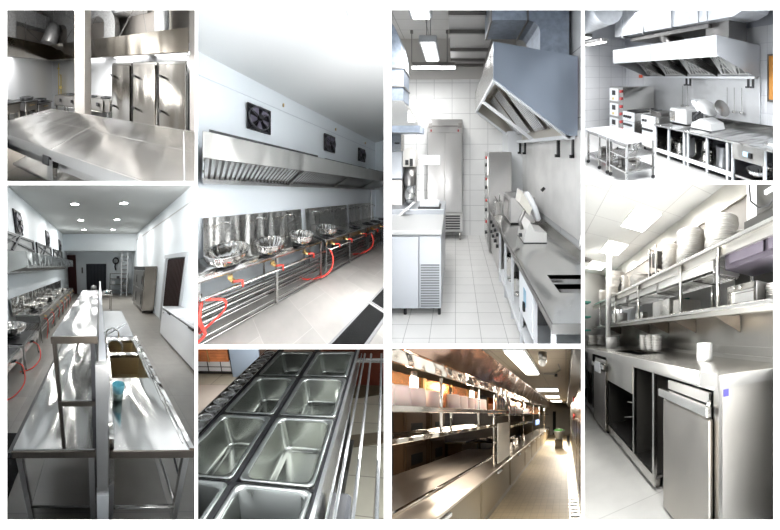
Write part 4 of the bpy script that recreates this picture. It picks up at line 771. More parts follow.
# near worktop
t = T('work_counter', 'polished steel counter with khaki doors running the whole length of the aisle', 'counter', (-2,6,0))
P('front_top', mb().box(-1.93,-1.43,1.3,5.4,.86,.9,bev=.008), f_top, t); P('rail', mb().box(-1.99,-1.93,1.3,6.4,.86,.93,bev=.004), m_stv, t); P('back_top', mb().box(-3.2,-1.99,1.3,6.5,.85,.91,bev=.008), f_top, t); P('far_top', mb().box(-2.2,-1.45,5.44,18,.86,.9,bev=.008), f_top, t)
P('carcass', mb().box(-3.1,-1.53,1.3,6.4,.12,.85).box(-2.15,-1.53,6.4,18,.12,.85), m_black, t); P('plinth', mb().box(-1.62,-1.52,1.3,18,0,.12), m_std, t)
ys = [1.3,3.52,5.33,7.27,8.7,10.1,11.7,13.4,15.5,18]
for a, b in zip(ys, ys[1:]):
    d = P('door', mb().box(-1.53,-1.49,a+.04,b-.04,.14,.83,bev=.005), f_cab, t); P('handle', mb().box(-1.49,-1.45,(a+b)/2-.10,(a+b)/2+.14,.75,.80,bev=.005), m_white, d)
# pass shelves
t = T('pass_shelf_unit', 'steel pass with two shelves and slim posts over the near counter', 'shelf', (-1.9,3,.93))
P('upper_shelf', mb().box(-2.2,-1.5,1.3,5.0,2.07,2.13,bev=.005), m_st, t); P('lower_shelf', mb().box(-2.05,-1.5,1.3,4.3,1.78,1.83,bev=.005), m_stv, t)
for x, y in ((-1.53,2.45),(-1.9,3.3),(-1.53,3.5),(-1.53,4.25)): P('post', mb().cyl((x,y,1.831 if y < 4 else .905),(x,y,2.49),.018,10), m_stv, t)
P('copper_back', mb().box(-2.22,-2.2,1.3,5.0,2.13,2.6), f_cop, t); 
for i in range(5): P('copper_rib', mb().box(-2.2,-2.17,1.6+i*.72,1.66+i*.72,2.13,2.6), m_brass, t)
T1('pale_end_panel', mb().box(-1.495,-1.48,4.3,5.35,2.14,2.495,bev=.004), m_stv, 'bright steel panel closing the near pass beside the second copper section', 'panel')
T1('glass_screen', mb().box(-1.52,-1.50,4.42,5.33,.95,1.84), plain('frosted_steel_screen', (.6,.58,.55), .3, .5), 'pale upright screen standing on the counter between the two passes', 'screen')
T1('hood_fascia', mb().box(-1.51,-1.48,1.3,18,2.5,2.63,bev=.006), m_stv, 'long bright steel fascia above the pass', 'hood')
T1('mirror_canopy', mb().prism([(-1.5,2.64),(-1.46,2.64),(-1.30,3.05),(-1.34,3.05)], 1.3, 18), steel('copper_reflection_tint', (.50,.34,.27), .12, wave=.15, ws=(2,2,2)), 'polished canopy sheet above the fascia, its copper tint standing in for a reflection', 'hood')  # the reddish tint paints in the mirrored copper and tubs
def tubs(ys, g, lbs, r=.098, h=.22):
    for i, y in enumerate(ys):
        t_ = mb().lathe((-1.75,y,2.13), [(r,0),(r*1.02,.02),(r*.93,h*.9),(r*.85,h),(.001,h)], 20, wob=.02, wn=10)
        T1('plastic_tub', t_, f_tub, lbs % (('first','second','third','fourth','fifth','sixth','seventh','eighth','ninth','tenth','eleventh','twelfth')[i]), 'tub', g)
f_tub = plain('milky_pink_plastic', (.80,.62,.56), .35); f_tub.node_tree.nodes['Principled BSDF'].inputs['Subsurface Weight'].default_value = .2
tubs([1.9,2.1,2.33,2.6,3.1,3.35,3.6,3.88,4.15], 'tubs on the near pass shelf', 'upturned milky plastic tub on the near pass shelf, %s from the left')
def heat(y, lb, g):
    t = T('heat_lamp', lb, 'lamp', (-1.8,y,2.5), g); P('bulb', mb().lathe((-1.8,y,2.32), [(.001,0),(.03,.01),(.04,.04),(.04,.16),(.001,.17)], 16), glow('heat_glow', (1,.86,.68), 14), t); P('socket', mb().cyl((-1.8,y,2.49),(-1.8,y,2.55),.03,10), m_std, t)
    lamp((-1.85,y,2.45), (-1.95,y,2.2), .04, 14, (1,.6,.32), kind='POINT')
for i, y in enumerate((2.37,3.82)): heat(y, 'glowing oblong heat lamp over the near pass, %s one' % ('left','right')[i], 'heat lamps over the near pass')
t = T('pass_shelf_unit', 'farther steel pass with copper back and dark lower openings', 'shelf', (-1.8,8,.93))
P('upper_shelf', mb().box(-2.1,-1.5,5.4,17,2.0,2.06), m_stv, t); P('lower_shelf', mb().box(-2.0,-1.5,5.4,9.3,1.68,1.74), m_stv, t); P('copper_back', mb().box(-2.12,-2.1,5.4,17,2.06,2.5), f_cop, t)
for y in (5.42,7.2,9.3,11.5,14): P('post', mb().cyl((-1.54,y,.902),(-1.54,y,2.49),.018,8), m_stv, t)
for a, b in ((5.5,9.0),(9.6,14)): P('copper_front', mb().box(-1.98,-1.95,a,b,2.3,2.5), f_cop, t)
for i in range(10): T1('plastic_tub', mb().lathe((-1.7,5.7+i*.33,2.06), [(.12,0),(.12,.02),(.1,.22),(.001,.23)], 16), f_tub, 'small milky tub on the farther pass shelf, %s from the near end' % ('first','second','third','fourth','fifth','sixth','seventh','eighth','ninth','tenth')[i], 'tub', 'tubs on the farther pass shelf')
for i, y in enumerate((6.4,7.6,8.6)): heat(y, 'glowing heat lamp in the farther pass, %s one' % ('nearest','middle','farthest')[i], 'heat lamps in the farther pass')
T1('order_screen', mb().box(-1.5,-1.47,9.8,11.0,1.5,1.75,bev=.01), glow('blue_screen', (.3,.45,.9), 1.5), 'small blue glowing screen far down the counter', 'screen')
for i, (x, y, z, r, h) in enumerate([(-2.0,5.9,.9,.12,.3),(-1.9,6.6,.9,.12,.22),(-1.95,7.5,.9,.14,.25),(-1.9,8.6,.9,.13,.2)]): pot((x,y,z), r, h, 'steel pot on the farther counter under the pass, %s from the near end' % ('first','second','third','fourth')[i], 'pots under the farther pass', handle=False)
# ovens behind
f_ov = plain('brown_steel_oven', (.20,.13,.08), .35, .5)
for i, (a, b) in enumerate([(5.2,6.02),(6.2,6.95)]):
    t = T('wall_oven', 'dark brown steel double oven behind the pass, the %s one' % ('left','right')[i], 'oven', (-4.3,(a+b)/2,0), 'double ovens behind the pass'); P('body', mb().box(-4.5,-4.22,a,b,.3,2.1,bev=.01), f_ov, t)
    for z in (.5,1.35): d = P('door', mb().box(-4.22,-4.18,a+.04,b-.04,z,z+.7,bev=.006), f_ov, t); P('window', mb().box(-4.18,-4.17,a+.2,b-.2,z+.15,z+.45), m_black, d); P('knob', mb().cyl((-4.18,a+.12,z+.1),(-4.14,a+.12,z+.1),.025,10), m_stv, d)
    P('base', mb().box(-4.45,-4.25,a+.05,b-.05,0,.3), m_black, t)
t = T('side_table', 'pale steel side table behind the counter beside the ovens', 'table', (-3.9,7.5,0)); P('top', mb().box(-4.3,-3.6,7.0,8.4,1.0,1.06), m_stv, t); P('body', mb().box(-4.2,-3.7,7.1,8.3,.2,1.0), f_ov, t)
t = T('round_table', 'long pale dish table standing in the dark behind the near counter', 'table', (-3.2,8,0)) if 0 else None
T1('dish_table', mb().box(-3.3,-2.4,7.2,9.5,1.0,1.05).box(-3.2,-3.15,7.3,7.35,0,1.0).box(-2.5,-2.45,7.3,7.35,0,1.0).box(-3.2,-3.15,9.4,9.45,0,1.0).box(-2.5,-2.45,9.4,9.45,0,1.0), m_st, 'long steel dish table in the room behind the pass', 'table')
for i, (x, y) in enumerate([(-3.1,7.5),(-2.9,7.8),(-2.7,8.2)]): wok((x,y,1.05), .15, 'steel bowl on the dish table behind the pass, %s' % ('left','middle','right')[i], 'bowls on the dish table', 'bowl', 'steel_bowl', h=.08)
# ceiling lights
for i, (x0, x1, y0, y1, w_) in enumerate([(-.95,-.62,3.0,4.75,14),(-1.15,-.3,7.5,8.3,14),(-1.1,-.35,10.4,11.6,40),(-1.1,-.3,14,15.5,260)]):
    t = T('ceiling_light', 'bright fluorescent ceiling fixture over the tiled aisle, %s' % ('nearest','second','third','farthest')[i], 'ceiling light', ((x0+x1)/2,(y0+y1)/2,2.98), 'fluorescent fixtures over the tiled aisle'); P('housing', mb().box(x0,x1,y0,y1,3.0,3.05), m_white, t); P('diffuser', mb().box(x0+.02,x1-.02,y0+.02,y1-.02,2.975,3.0), glow('aisle_glow', (1,.97,.9), 6), t)
    lamp(((x0+x1)/2,(y0+y1)/2,2.96), ((x0+x1)/2,(y0+y1)/2,0), x1-x0, w_*2.2, (1,.93,.8), y1-y0)
t = T('dome_camera', 'white dome camera hanging from the beige ceiling', 'camera', (-.38,3.25,2.8)); P('dome', mb().lathe((-.38,3.25,2.82), [(.001,0),(.04,.01),(.06,.05),(.065,.1),(.001,.1)], 20), m_ceram, t); P('mount', mb().cyl((-.38,3.25,2.92),(-.38,3.25,3.05),.07,20), m_std, t)
T1('ceiling_sprinkler', mb().cyl((-.25,5.0,2.98),(-.25,5.0,3.05),.04,10), m_black, 'small black sprinkler knob on the beige ceiling', 'sprinkler')
T1('conduit_loop', mb().tube([(-.55,4.85,3.02),(-.3,4.9,3.02),(-.12,4.4,3.02),(-.15,3.9,3.02)], .012, 6), m_std, 'thin conduit bent across the beige ceiling', 'pipe')
for i, z in enumerate((3.0-.35,1.95)): T1('fire_alarm_bell', mb().cyl((.34,8.2-i*.3,z),(.28,8.2-i*.3,z),.12,16), m_red, 'red alarm on the dark right wall, %s one' % ('upper','lower')[i], 'alarm', 'red alarms')
k = mb(); 
t = T('equipment_line', 'row of dark steel appliances along the right wall beside the drain', 'appliance', (.32,6,0))
for i in range(9): P('door_panel', mb().box(.315,.335,2.2+i*1.3,3.3+i*1.3,.25,1.9,bev=.004), f_st, t)
P('handle_rail', mb().cyl((.30,2.2,1.15),(.30,14,1.15),.012,8), m_stv, t); P('chrome_foot', mb().lathe((.31,3.9,.02), [(.02,0),(.03,.1),(.01,.3)], 12), m_stv, t)
t = T('white_bin', 'white bin heaped with green leaves at the far end of the aisle', 'bin', (-.5,12,0)); P('bucket', mb().lathe((-.42,12,.55), [(.2,0),(.32,.45),(.33,.5),(.001,.5)], 20), m_white, t); P('stand', mb().box(-.65,-.2,11.8,12.2,0,.55), m_std, t); P('leaves', mb().lathe((-.42,12,1.04), [(.3,0),(.25,.1),(.001,.14)], 14, wob=.2, wn=5), plain('leaf_green', (.1,.35,.08), .6), t)
lamp((-2.6,4.6,2.0), (-2.6,4.0,.9), .9, 26, (1,.85,.68), .9); lamp((-1.8,2.6,1.72), (-2.2,2.75,.9), 1.2, 14, (1,.85,.68), .3)  # warm fill added for the worktops, besides the heat lamps
# ================================================================ kitchen G: white kitchen seen across a trolley table
room([(-0.11721, 1.31923, 0.00000), (-0.78893, 0.61449, 0.00000), (-0.46596, 0.36293, 0.96875)], (0.00000, 0.00000, 0.91719), CLIP['G'])
g_wl = tiles('white_wall_tiles_back', (.82,.83,.85), (.66,.67,.70), .75, .42, 'xz', gap=.014, rough=.25, var=.01); g_ws = tiles('white_wall_tiles_side', (.84,.85,.87), (.6,.61,.63), .5, .42, 'yz', gap=.014, rough=.25, var=.01)
S('floor', plane_z(-12,-2,1.5,6.4,0), plain('pale_polished_floor', (.74,.73,.71), .15, var=.02)); S('wall_back', mb().box(-11.6,-2,6.15,6.25,0,4.1), g_wl); S('trim_60', mb().box(-11.6,-2,6.13,6.25,3.35,5.2), plain('blue_grey_upper_wall', (.48,.5,.55), .6))
S('wall_left', mb().box(-11.6,-11.5,1.5,6.2,0,3.6), g_ws); S('trim_61', mb().box(-11.6,-11.48,1.5,6.2,3.6,5.2), plain('grey_white_frieze', (.68,.69,.72), .6)); S('ceiling', mb().box(-11.6,-2,1,6.2,4.85,4.95), plain('pale_ceiling', (.7,.7,.72), .6))
T1('wall_cladding', mb().box(-10.0,-4.69,6.12,6.149,.98,2.2), plain('white_sheet_cladding', (.8,.81,.82), .3, .3, var=.05, vs=2), 'white sheet cladding with faint scratches under the long hood', 'cladding')
# hood
g_ms = plain('pale_mesh_wire', (.8,.8,.78), .4)
t = T('extractor_hood', 'long white steel extractor hood with diamond mesh filters', 'hood', (-7,5.4,2.1))
hp = [(4.68,3.02),(6.12,2.89),(6.12,2.15),(5.98,2.12),(4.68,2.6)]; g_h = plain('white_steel_hood_sheet', (.66,.67,.69), .32, .5)
P('end_panel', mb().prism(hp, -4.72, -4.69, 0), g_h, t); P('far_end_panel', mb().prism(hp, -9.6, -9.57, 0), g_h, t)
P('front_panel', mb().box(-9.6,-7.3,4.66,4.69,2.6,3.02).box(-7.28,-4.7,4.66,4.69,2.6,3.02), g_h, t); P('top_sheet', mb().prism([(4.68,3.02),(6.12,2.89),(6.12,2.87),(4.68,3.0)], -9.57, -4.72, 0), m_std, t)
P('lining', mb().box(-9.57,-4.72,6.08,6.12,2.2,2.87).prism([(4.72,2.96),(6.1,2.84),(6.1,2.86),(4.72,2.98)], -9.57, -4.72, 0), m_st, t)
P('lower_rim', mb().box(-9.6,-4.7,5.93,6.05,2.08,2.14).box(-9.6,-4.7,4.68,4.74,2.57,2.61), m_white, t)
for x in (-8.45,-7.28,-6.0): P('divider', mb().prism([(4.7,2.62),(5.98,2.13),(5.98,2.3),(4.7,2.9)], x-.02, x+.02, 0), m_st, t)
for i, (x0, x1) in enumerate([(-9.4,-8.6),(-8.3,-7.45),(-7.05,-6.2),(-5.75,-5.3),(-5.25,-4.8)]):
    k = mb(); n = int((x1-x0)/.11)
    for j in range(n+1):
        x = x0+(x1-x0)*j/n; 
        k.bar((x,5.3,2.85),(min(x1,x+.35),5.93,2.18),.022) ; k.bar((x,5.3,2.85),(max(x0,x-.35),5.93,2.18),.022)
    for j in range(5): k.bar((x0,5.35+j*.14,2.8-j*.15),(x1,5.35+j*.14,2.8-j*.15),.018)
    P('mesh_filter', k, g_ms, t); P('filter_back', mb().prism([(5.33,2.87),(5.97,2.2),(6.0,2.22),(5.36,2.89)], x0, x1, 0), plain('grey_filter_sheet', (.35,.35,.34), .5), t)
T1('orange_sign', mb().box(-10.35,-10.1,6.10,6.12,2.08,2.2), plain('orange_red_card', (.8,.15,.08), .5), 'small orange-red card on the wall at the left end of the long hood', 'card')
for i, x in enumerate((-7.3,-7.12,-4.92,-4.78)): T1('wall_hook', mb().box(x-.02,x+.02,5.95,6.0,1.86,2.08).box(x-.02,x+.02,5.88,5.95,1.86,1.9), m_black, 'black hook under the long hood rim, %s from the left' % ('first','second','third','fourth')[i], 'hook', 'hooks under the long hood')
# ducts
t = T('air_duct', 'big pale steel air duct above the long hood, rounded at its right end', 'duct', (-6,5.1,3.4)); g_d = plain('pale_duct_sheet', (.62,.64,.67), .32, .55, var=.1, vs=6)
pts = [(-9.75,3.48),(-9.75,3.95),(-8.9,4.5),(-3.9,4.5)]+[(-4.35+.5*math.cos(math.radians(a)), 4.0+.62*math.sin(math.radians(a))) for a in (60,30,0,-30,-60,-90)]
P('trunk', mb().prism(pts, 4.8, 5.6, 1), g_d, t)
for x in (-9.2,-7.9,-6.5,-5.45,-5.15): P('seam', mb().box(x,x+.03,4.78,5.62,3.39,4.45), g_d, t)
P('neck', mb().box(-5.5,-4.75,5.1,5.7,2.9,3.45), m_std, t); P('neck', mb().cyl((-7.3,5.3,3.45),(-7.2,5.5,2.95),.33,20), m_std, t); P('lower_flange', mb().box(-9.0,-5.3,5.0,5.9,3.28,3.38), m_std, t)
t = T('air_duct', 'pale rounded air duct at the top left corner of the white kitchen', 'duct', (-9,3.2,3.4)); P('trunk', mb().cyl((-11.4,3.6,3.85),(-7.7,3.6,3.95),.42,28), g_d, t); P('band', mb().cyl((-10.0,3.6,3.89),(-9.95,3.6,3.89),.44,28), m_std, t)
for i, (x0, x1, y, z) in enumerate([(-11.3,-9.75,4.3,3.28),(-11.4,-10.6,4.1,3.5),(-9.6,-8.6,4.9,3.98)]):
    t = T('ceiling_light', 'grey strip light hanging in the white kitchen, %s' % ('lowest of three','at the left edge','beside the big duct')[i], 'light', ((x0+x1)/2,y,z), 'strip lights in the white kitchen')
    P('housing', mb().box(x0,x1,y,y+.25,z+.03,z+.15,bev=.01), m_std, t); P('tube', mb().box(x0+.03,x1-.03,y-.0,y+.22,z,z+.03), glow('tube_glow_g', (1,1,1), 4), t)
# picture & wall things
t = T('wall_picture', 'orange-framed panel on the wall at the right edge', 'picture', (-4.3,6.1,1.6)); P('frame', mb().box(-4.42,-3.3,6.1,6.14,1.6,2.62), plain('orange_board', (.75,.34,.08), .5), t); P('border', mb().box(-4.46,-4.42,6.09,6.14,1.57,2.65).box(-4.46,-3.3,6.09,6.14,2.62,2.66).box(-4.46,-3.3,6.09,6.14,1.55,1.6), m_std, t)
T1('switch_box', mb().box(-11.48,-11.42,4.1,4.28,1.82,2.22,bev=.01), plain_grey, 'grey switch box on the left tiled wall', 'switch')
T1('wall_pipe', mb().cyl((-4.66,6.08,.95),(-4.66,6.08,1.9),.015,8), m_white, 'thin white pipe on the wall near the sink', 'pipe')
k = mb()
for i, x in enumerate((-7.6,-7.35,-5.7,-5.45,-5.2)): T1('hanging_ladle', mb().cyl((x,6.06,1.25),(x,6.06,1.85),.012,6).lathe((x,6.05,1.18), [(.001,0),(.05,.02),(.055,.07),(.001,.03)], 12), m_st, 'slim steel utensil hanging on the white wall, %s from the left' % ('first','second','third','fourth','fifth')[i], 'utensil', 'utensils hanging on the white wall')
# main counter
t = T('work_counter', 'long steel work counter with open shelf and sink along the white back wall', 'counter', (-5,5.4,0)); zc = .85
P('worktop', mb().box(-7.1,-2.6,4.64,6.1,.8,.85,bev=.006), m_sth, t); P('backsplash', mb().box(-7.1,-2.6,6.05,6.1,.85,1.0), m_st, t); P('lower_shelf', mb().box(-7.1,-2.6,4.70,6.0,.14,.18), m_st, t); P('shelf_lip', mb().box(-7.1,-4.26,4.68,4.71,.11,.20), m_white, t)
P('rear_panel', mb().box(-7.1,-2.6,6.0,6.03,.1,.8), plain('grey_rear_panel', (.35,.36,.38), .5), t)
for x in (-7.08,-6.47,-5.84,-5.69,-5.03,-4.42,-4.27,-3.5,-2.7):
    P('leg', mb().box(x-.025,x+.025,4.69,4.74,0,.8), m_white, t)
P('sink_panel', mb().box(-4.27,-3.5,4.68,4.70,.50,.8), m_st, t); P('sticker', mb().box(-3.98,-3.86,4.665,4.68,.60,.69), plain('pale_blue_sticker', (.45,.65,.8), .4), t); P('switch', mb().box(-3.86,-3.79,4.665,4.68,.58,.68), m_black, t)
P('sink_rim', mb().box(-3.7,-3.66,4.95,5.7,.85,.87).box(-3.7,-2.7,4.95,5.0,.85,.87).box(-3.7,-2.7,5.65,5.7,.85,.87), m_stv, t)
faucet((-3.5,5.75,.85), (0,-1), .35, .3, 'steel tap over the sink at the right edge', r=.02); faucet((-3.75,5.6,.85), (1,0), .2, .2, 'short steel tap beside the taller one', r=.018)
for i, (x, y, r, h) in enumerate([(-6.85,5.1,.17,.22),(-6.62,5.3,.12,.3),(-6.3,5.0,.16,.25),(-6.05,5.3,.14,.3),(-5.55,5.2,.14,.4),(-5.35,5.0,.13,.18),(-5.2,5.3,.16,.25)]):
    pot((x,y,.18), r, h, 'steel pot on the lower counter shelf, %s from the left' % ('first','second','third','fourth','fifth','sixth','seventh')[i], 'pots on the lower counter shelf', lid=i % 2 == 0)
pot((-4.76,5.0,.18), .2, .42, 'large tall stockpot on the lower counter shelf', mat=plain('grey_aluminium', (.45,.46,.48), .35, .8)); wok((-3.8,4.95,.195), .26, 'shiny shallow steel bowl under the sink panel', None, 'bowl', 'mixing_bowl', h=.14)
T1('brochure', mb().box(-5.95,-5.9,4.9,5.1,.18,.6), m_white, 'white upright tray leaning between pots on the lower shelf', 'tray')
t = T('meat_slicer', 'white meat slicer on the long counter in front of the scratched wall', 'slicer', (-5.6,5.2,.85)); g_s = plain('white_slicer_paint', (.8,.8,.79), .2)
P('base', mb().prism([(-5.95,.87),(-5.2,.87),(-5.25,1.02),(-5.6,1.12),(-5.75,1.05),(-5.9,.98)], 5.0, 5.45), g_s, t); P('foot_plate', mb().box(-5.95,-5.2,4.98,5.47,.85,.87), m_black, t)
k = mb().at((-5.55,5.2,1.38), 0, 0, math.radians(40)); P('blade_guard', k.lathe((0,0,-.02), [(.001,-.01),(.27,-.01),(.29,.01),(.27,.04),(.001,.05)], 28), g_s, t); k = mb().at((-5.2,5.35,1.38), 0, 0, math.radians(60)); P('blade', k.lathe((0,0,0), [(.001,-.03),(.22,-.01),(.22,.01),(.001,.03)], 28), m_std, t)
P('carriage', mb().prism([(-6.05,1.5),(-5.95,1.55),(-5.65,1.3),(-5.75,1.22)], 5.1, 5.4), m_white, t); P('arm', mb().tube([(-5.8,5.1,1.0),(-5.85,5.05,1.15),(-5.65,5.1,1.3)], .04, 8), m_black, t)
t = T('countertop_oven', 'white boxy countertop oven at the left part of the long counter', 'oven', (-6.6,5.4,.85)); P('body', mb().box(-6.95,-6.25,5.1,5.8,.87,1.27,bev=.02), g_s, t); P('window', mb().box(-6.93,-6.7,5.08,5.1,.93,1.2), m_st, t); P('door_frame', mb().box(-6.95,-6.45,5.09,5.1,.9,1.24), m_white, t); P('foot', mb().box(-6.9,-6.3,5.15,5.75,.85,.87), m_black, t); P('side_vent', mb().box(-6.25,-6.24,5.3,5.7,.95,1.2), m_black, t)
# appliances left
for i, (x0, x1) in enumerate([(-9.0,-8.3),(-7.85,-7.15)]):
    t = T('fryer' if i else 'stove', ('steel fryer with wire baskets at the left end of the counter','steel gas stove with black knobs between oven tower and fryer')[1-i], ('stove','fryer')[i], ((x0+x1)/2,5.2,0))
    P('body', mb().box(x0,x1,4.75,6.0,.1,1.0), m_st, t); P('front', mb().box(x0+.03,x1-.03,4.72,4.75,.15,.72), m_white, t); P('panel', mb().box(x0,x1,4.71,4.75,.74,1.02), m_white, t)
    for x in (x0+.15,x0+.28,x0+.41,x0+.54)[:4-2*i]: P('knob', mb().cyl((x,4.71,.88),(x,4.66,.88),.04,12), m_black, t)
    P('handle', mb().box(x0+.08,x1-.08,4.67,4.71,.6,.66), m_black, t)
    if i: 
        P('basket', mb().box(x0+.1,x1-.1,5.0,5.5,1.0,1.1), m_std, t); P('handle', mb().cyl((x0+.2,5.0,1.08),(x0+.1,4.7,1.2),.015,6).cyl((x0+.5,5.0,1.08),(x0+.45,4.7,1.22),.015,6), m_tube, t)
    else: P('grate', mb().box(x0+.05,x1-.05,4.85,5.8,1.0,1.05), m_black, t)
    for x in (x0+.06,x1-.06): P('foot', mb().cyl((x,4.8,0),(x,4.8,.1),.03,8), m_black, t)
t = T('oven_tower', 'stack of three deck ovens with red and yellow buttons', 'oven', (-9.6,5.4,0)); P('body', mb().box(-10.1,-9.1,4.78,6.0,.25,1.78,bev=.01), m_st, t)
for i in range(3):
    z = .3+i*.5; d = P('door', mb().box(-10.05,-9.4,4.75,4.78,z,z+.42,bev=.005), m_white, t); P('window', mb().box(-9.85,-9.6,4.74,4.75,z+.2,z+.36), m_black, d); P('button', mb().cyl((-9.75,4.75,z+.08),(-9.75,4.72,z+.08),.04,10), plain('yellow_button', (.75,.6,.2), .4), d)
    P('red_knob', mb().cyl((-9.25,4.78,z+.1),(-9.25,4.74,z+.1),.05,10).cyl((-9.25,4.78,z+.34),(-9.25,4.74,z+.34),.05,10), plain('red_button', (.65,.08,.08), .4), t)
for x in (-10,-9.2): P('leg', mb().cyl((x,4.85,0),(x,4.85,.25),.04,8), m_tube, t)
T1('wall_rack', mb().box(-10.9,-10.3,5.6,6.1,.5,1.3,bev=.01), m_white, 'small white cabinet in the corner left of the oven tower', 'cabinet')
T1('upright_refrigerator', mb().box(-11.4,-11.0,2.9,3.8,.1,1.9,bev=.02).box(-11.35,-11.05,2.95,3.75,0,.1), m_st, 'tall steel refrigerator at the left edge of the white kitchen', 'refrigerator')
# trolley table
t = T('trolley_table', 'white-topped steel table on casters with pots on its lower shelf', 'table', (-6.4,3.2,0))
P('tabletop', mb().box(-7.5,-5.4,2.9,3.62,.81,.85,bev=.008), plain('white_polished_top', (.66,.65,.65), .15, .3), t); P('apron', mb().box(-7.45,-5.45,2.93,2.96,.74,.81), m_std, t)
for x in (-7.44,-6.78,-6.35,-6.2,-5.47):
    for y in ((2.95,3.57) if x in (-7.44,-5.47) else (2.95,)):
        l = P('leg', mb().box(x-.02,x+.02,y-.02,y+.02,.08,.81), m_tube, t); P('caster', mb().cyl((x-.015,y,.04),(x+.015,y,.04),.04,12), m_black, l)
P('lower_shelf', mb().box(-7.45,-6.35,2.93,3.6,.22,.25).box(-6.2,-5.45,2.93,3.6,.22,.25), m_st, t); P('upper_shelf', mb().box(-6.2,-5.45,2.93,3.6,.52,.54), m_st, t)
for i, (x, y, r, h, z) in enumerate([(-7.05,3.2,.13,.16,.25),(-6.75,3.4,.12,.14,.25),(-6.05,3.2,.13,.13,.25),(-5.85,3.35,.13,.12,.25),(-5.65,3.15,.1,.14,.25),(-6.0,3.4,.15,.16,.54)]):
    pot((x,y,z), r, h, 'pot on the shelves of the trolley table, %s' % ('far left','left behind','left in the right bay','middle of the right bay','right end','on the upper shelf')[i], 'pots on the trolley table', lid=i % 2 == 1, mat=m_stv if i % 2 else m_std)
lamp((-8.8,4.5,3.9), (-8,5.4,0), .8, 60, (1,1,1), .3); lamp((-3.9,2.9,2.6), (-6.5,5.5,2.0), 1.0, 110, (.98,.99,1), 1.0); lamp((-6.3,3.2,3.1), (-6.8,5.8,1.6), 1.6, 115, (.98,.99,1), .8)  # fill added to what the hanging strip lights give
# ================================================================ kitchen H: plate shelves over a steel counter
room([(1.72988, 0.58203, 0.00000), (0.88890, 1.33036, 0.00000), (-0.19722, -0.29517, 1.11500)], (0.00000, 0.00000, 1.85155), CLIP['H'])
h_st = steel('satin_steel_wall', (.70,.68,.64), .35, sc=(60,60,3), wave=.25, ws=(3,3,.8)); h_ct = steel('satin_counter_steel', (.66,.64,.60), .22, sc=(120,120,10), wave=.2, ws=(2,2,2)); h_wh = plain('cream_white_paint', (.84,.83,.80), .5)
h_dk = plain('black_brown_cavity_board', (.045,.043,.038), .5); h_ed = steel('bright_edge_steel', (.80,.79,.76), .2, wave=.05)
S('floor', plane_z(-.5,2,.4,5,-.085), tiles('pale_concrete_floor', (.60,.59,.56), (.4,.39,.37), 1.4, 1.4, gap=.006, rough=.4, var=.05, loc=(-.02,.0,0)))
S('ceiling', mb().box(-1,1.55,.4,5,2.3,2.35), tiles('grey_white_ceiling_tiles', (.80,.80,.77), (.6,.59,.57), .57, .47, gap=.008, rough=.7, var=.01, loc=(0,-.09,0)))
S('wall_back', mb().box(-1,1.5,4.75,4.85,-.1,2.4), h_wh)
S('wall_right', mb().box(1.4,1.45,.3,4.75,-.1,1.26), h_st); S('trim_70', mb().box(1.4,1.45,.3,4.75,1.56,1.62).box(1.36,1.4,.3,4.75,2.1,2.3), h_st); S('trim_71', mb().box(1.38,1.45,.3,4.75,1.62,2.1), plain('taupe_upper_board', (.34,.30,.26), .5))
S('trim_72', mb().box(1.395,1.4,.3,4.75,1.98,2.1), h_st)
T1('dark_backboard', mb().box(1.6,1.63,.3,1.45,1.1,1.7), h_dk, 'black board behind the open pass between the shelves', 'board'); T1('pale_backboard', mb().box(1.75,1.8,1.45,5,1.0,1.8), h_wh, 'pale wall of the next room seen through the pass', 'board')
k = T('green_rack', 'green wire rack seen through the pass', 'rack', (1.65,2.6,1.27)); P('post', mb().box(1.6,1.63,2.2,2.23,1.26,1.5).box(1.6,1.63,2.95,2.99,1.26,1.55), plain('green_enamel', (.03,.28,.2), .4), k); P('rail', mb().box(1.6,1.63,2.2,2.6,1.47,1.5), plain('green_enamel_rail', (.03,.28,.2), .4), k)
# shelves
h_br = steel('bracket_sheet', (.30,.275,.25), .35, wave=.05)
t = T('wall_shelf_unit', 'two-tier white and steel plate shelf above the counter', 'shelf', (1.2,2.5,1.06))
P('upper_shelf', mb().box(1.0,1.39,.35,4.6,1.60,1.63,bev=.006), h_ed, t); P('lower_shelf', mb().box(1.0,1.39,.35,4.6,1.19,1.22,bev=.006), h_ed, t); P('under_rail', mb().box(1.03,1.05,.35,4.6,1.55,1.60).box(1.03,1.05,.35,4.6,1.165,1.19), h_st, t)
for y in (1.07,1.5,2.35,3.17,4.0): 
    P('post', mb().cyl((1.02,y,1.22),(1.02,y,1.6),.013,10), h_ed, t)
    P('post', mb().cyl((1.36,y,1.22),(1.36,y,1.6),.013,10), h_ed, t)
for y in (1.21,1.78,2.31,2.84,4.0): P('bracket', mb().prism([(1.08,1.188),(1.395,1.188),(1.395,1.06)], y-.006, y+.006), h_br, t)
# glass-fronted purple rail unit under the upper shelf
t = T('heated_rail', 'purple-grey glazed heat lamp housing hanging under the near end of the upper shelf', 'heater', (1.2,.9,1.45)); P('housing', mb().box(1.06,1.35,.45,1.05,1.46,1.59,bev=.005), plain('purple_grey_sheet', (.035,.03,.038), .4, spec=.2), t); P('lens', mb().box(1.05,1.06,.45,.72,1.49,1.56).box(1.05,1.06,.75,1.0,1.49,1.56), plain('lilac_grey_glass', (.06,.052,.066), .35, spec=.2), t)
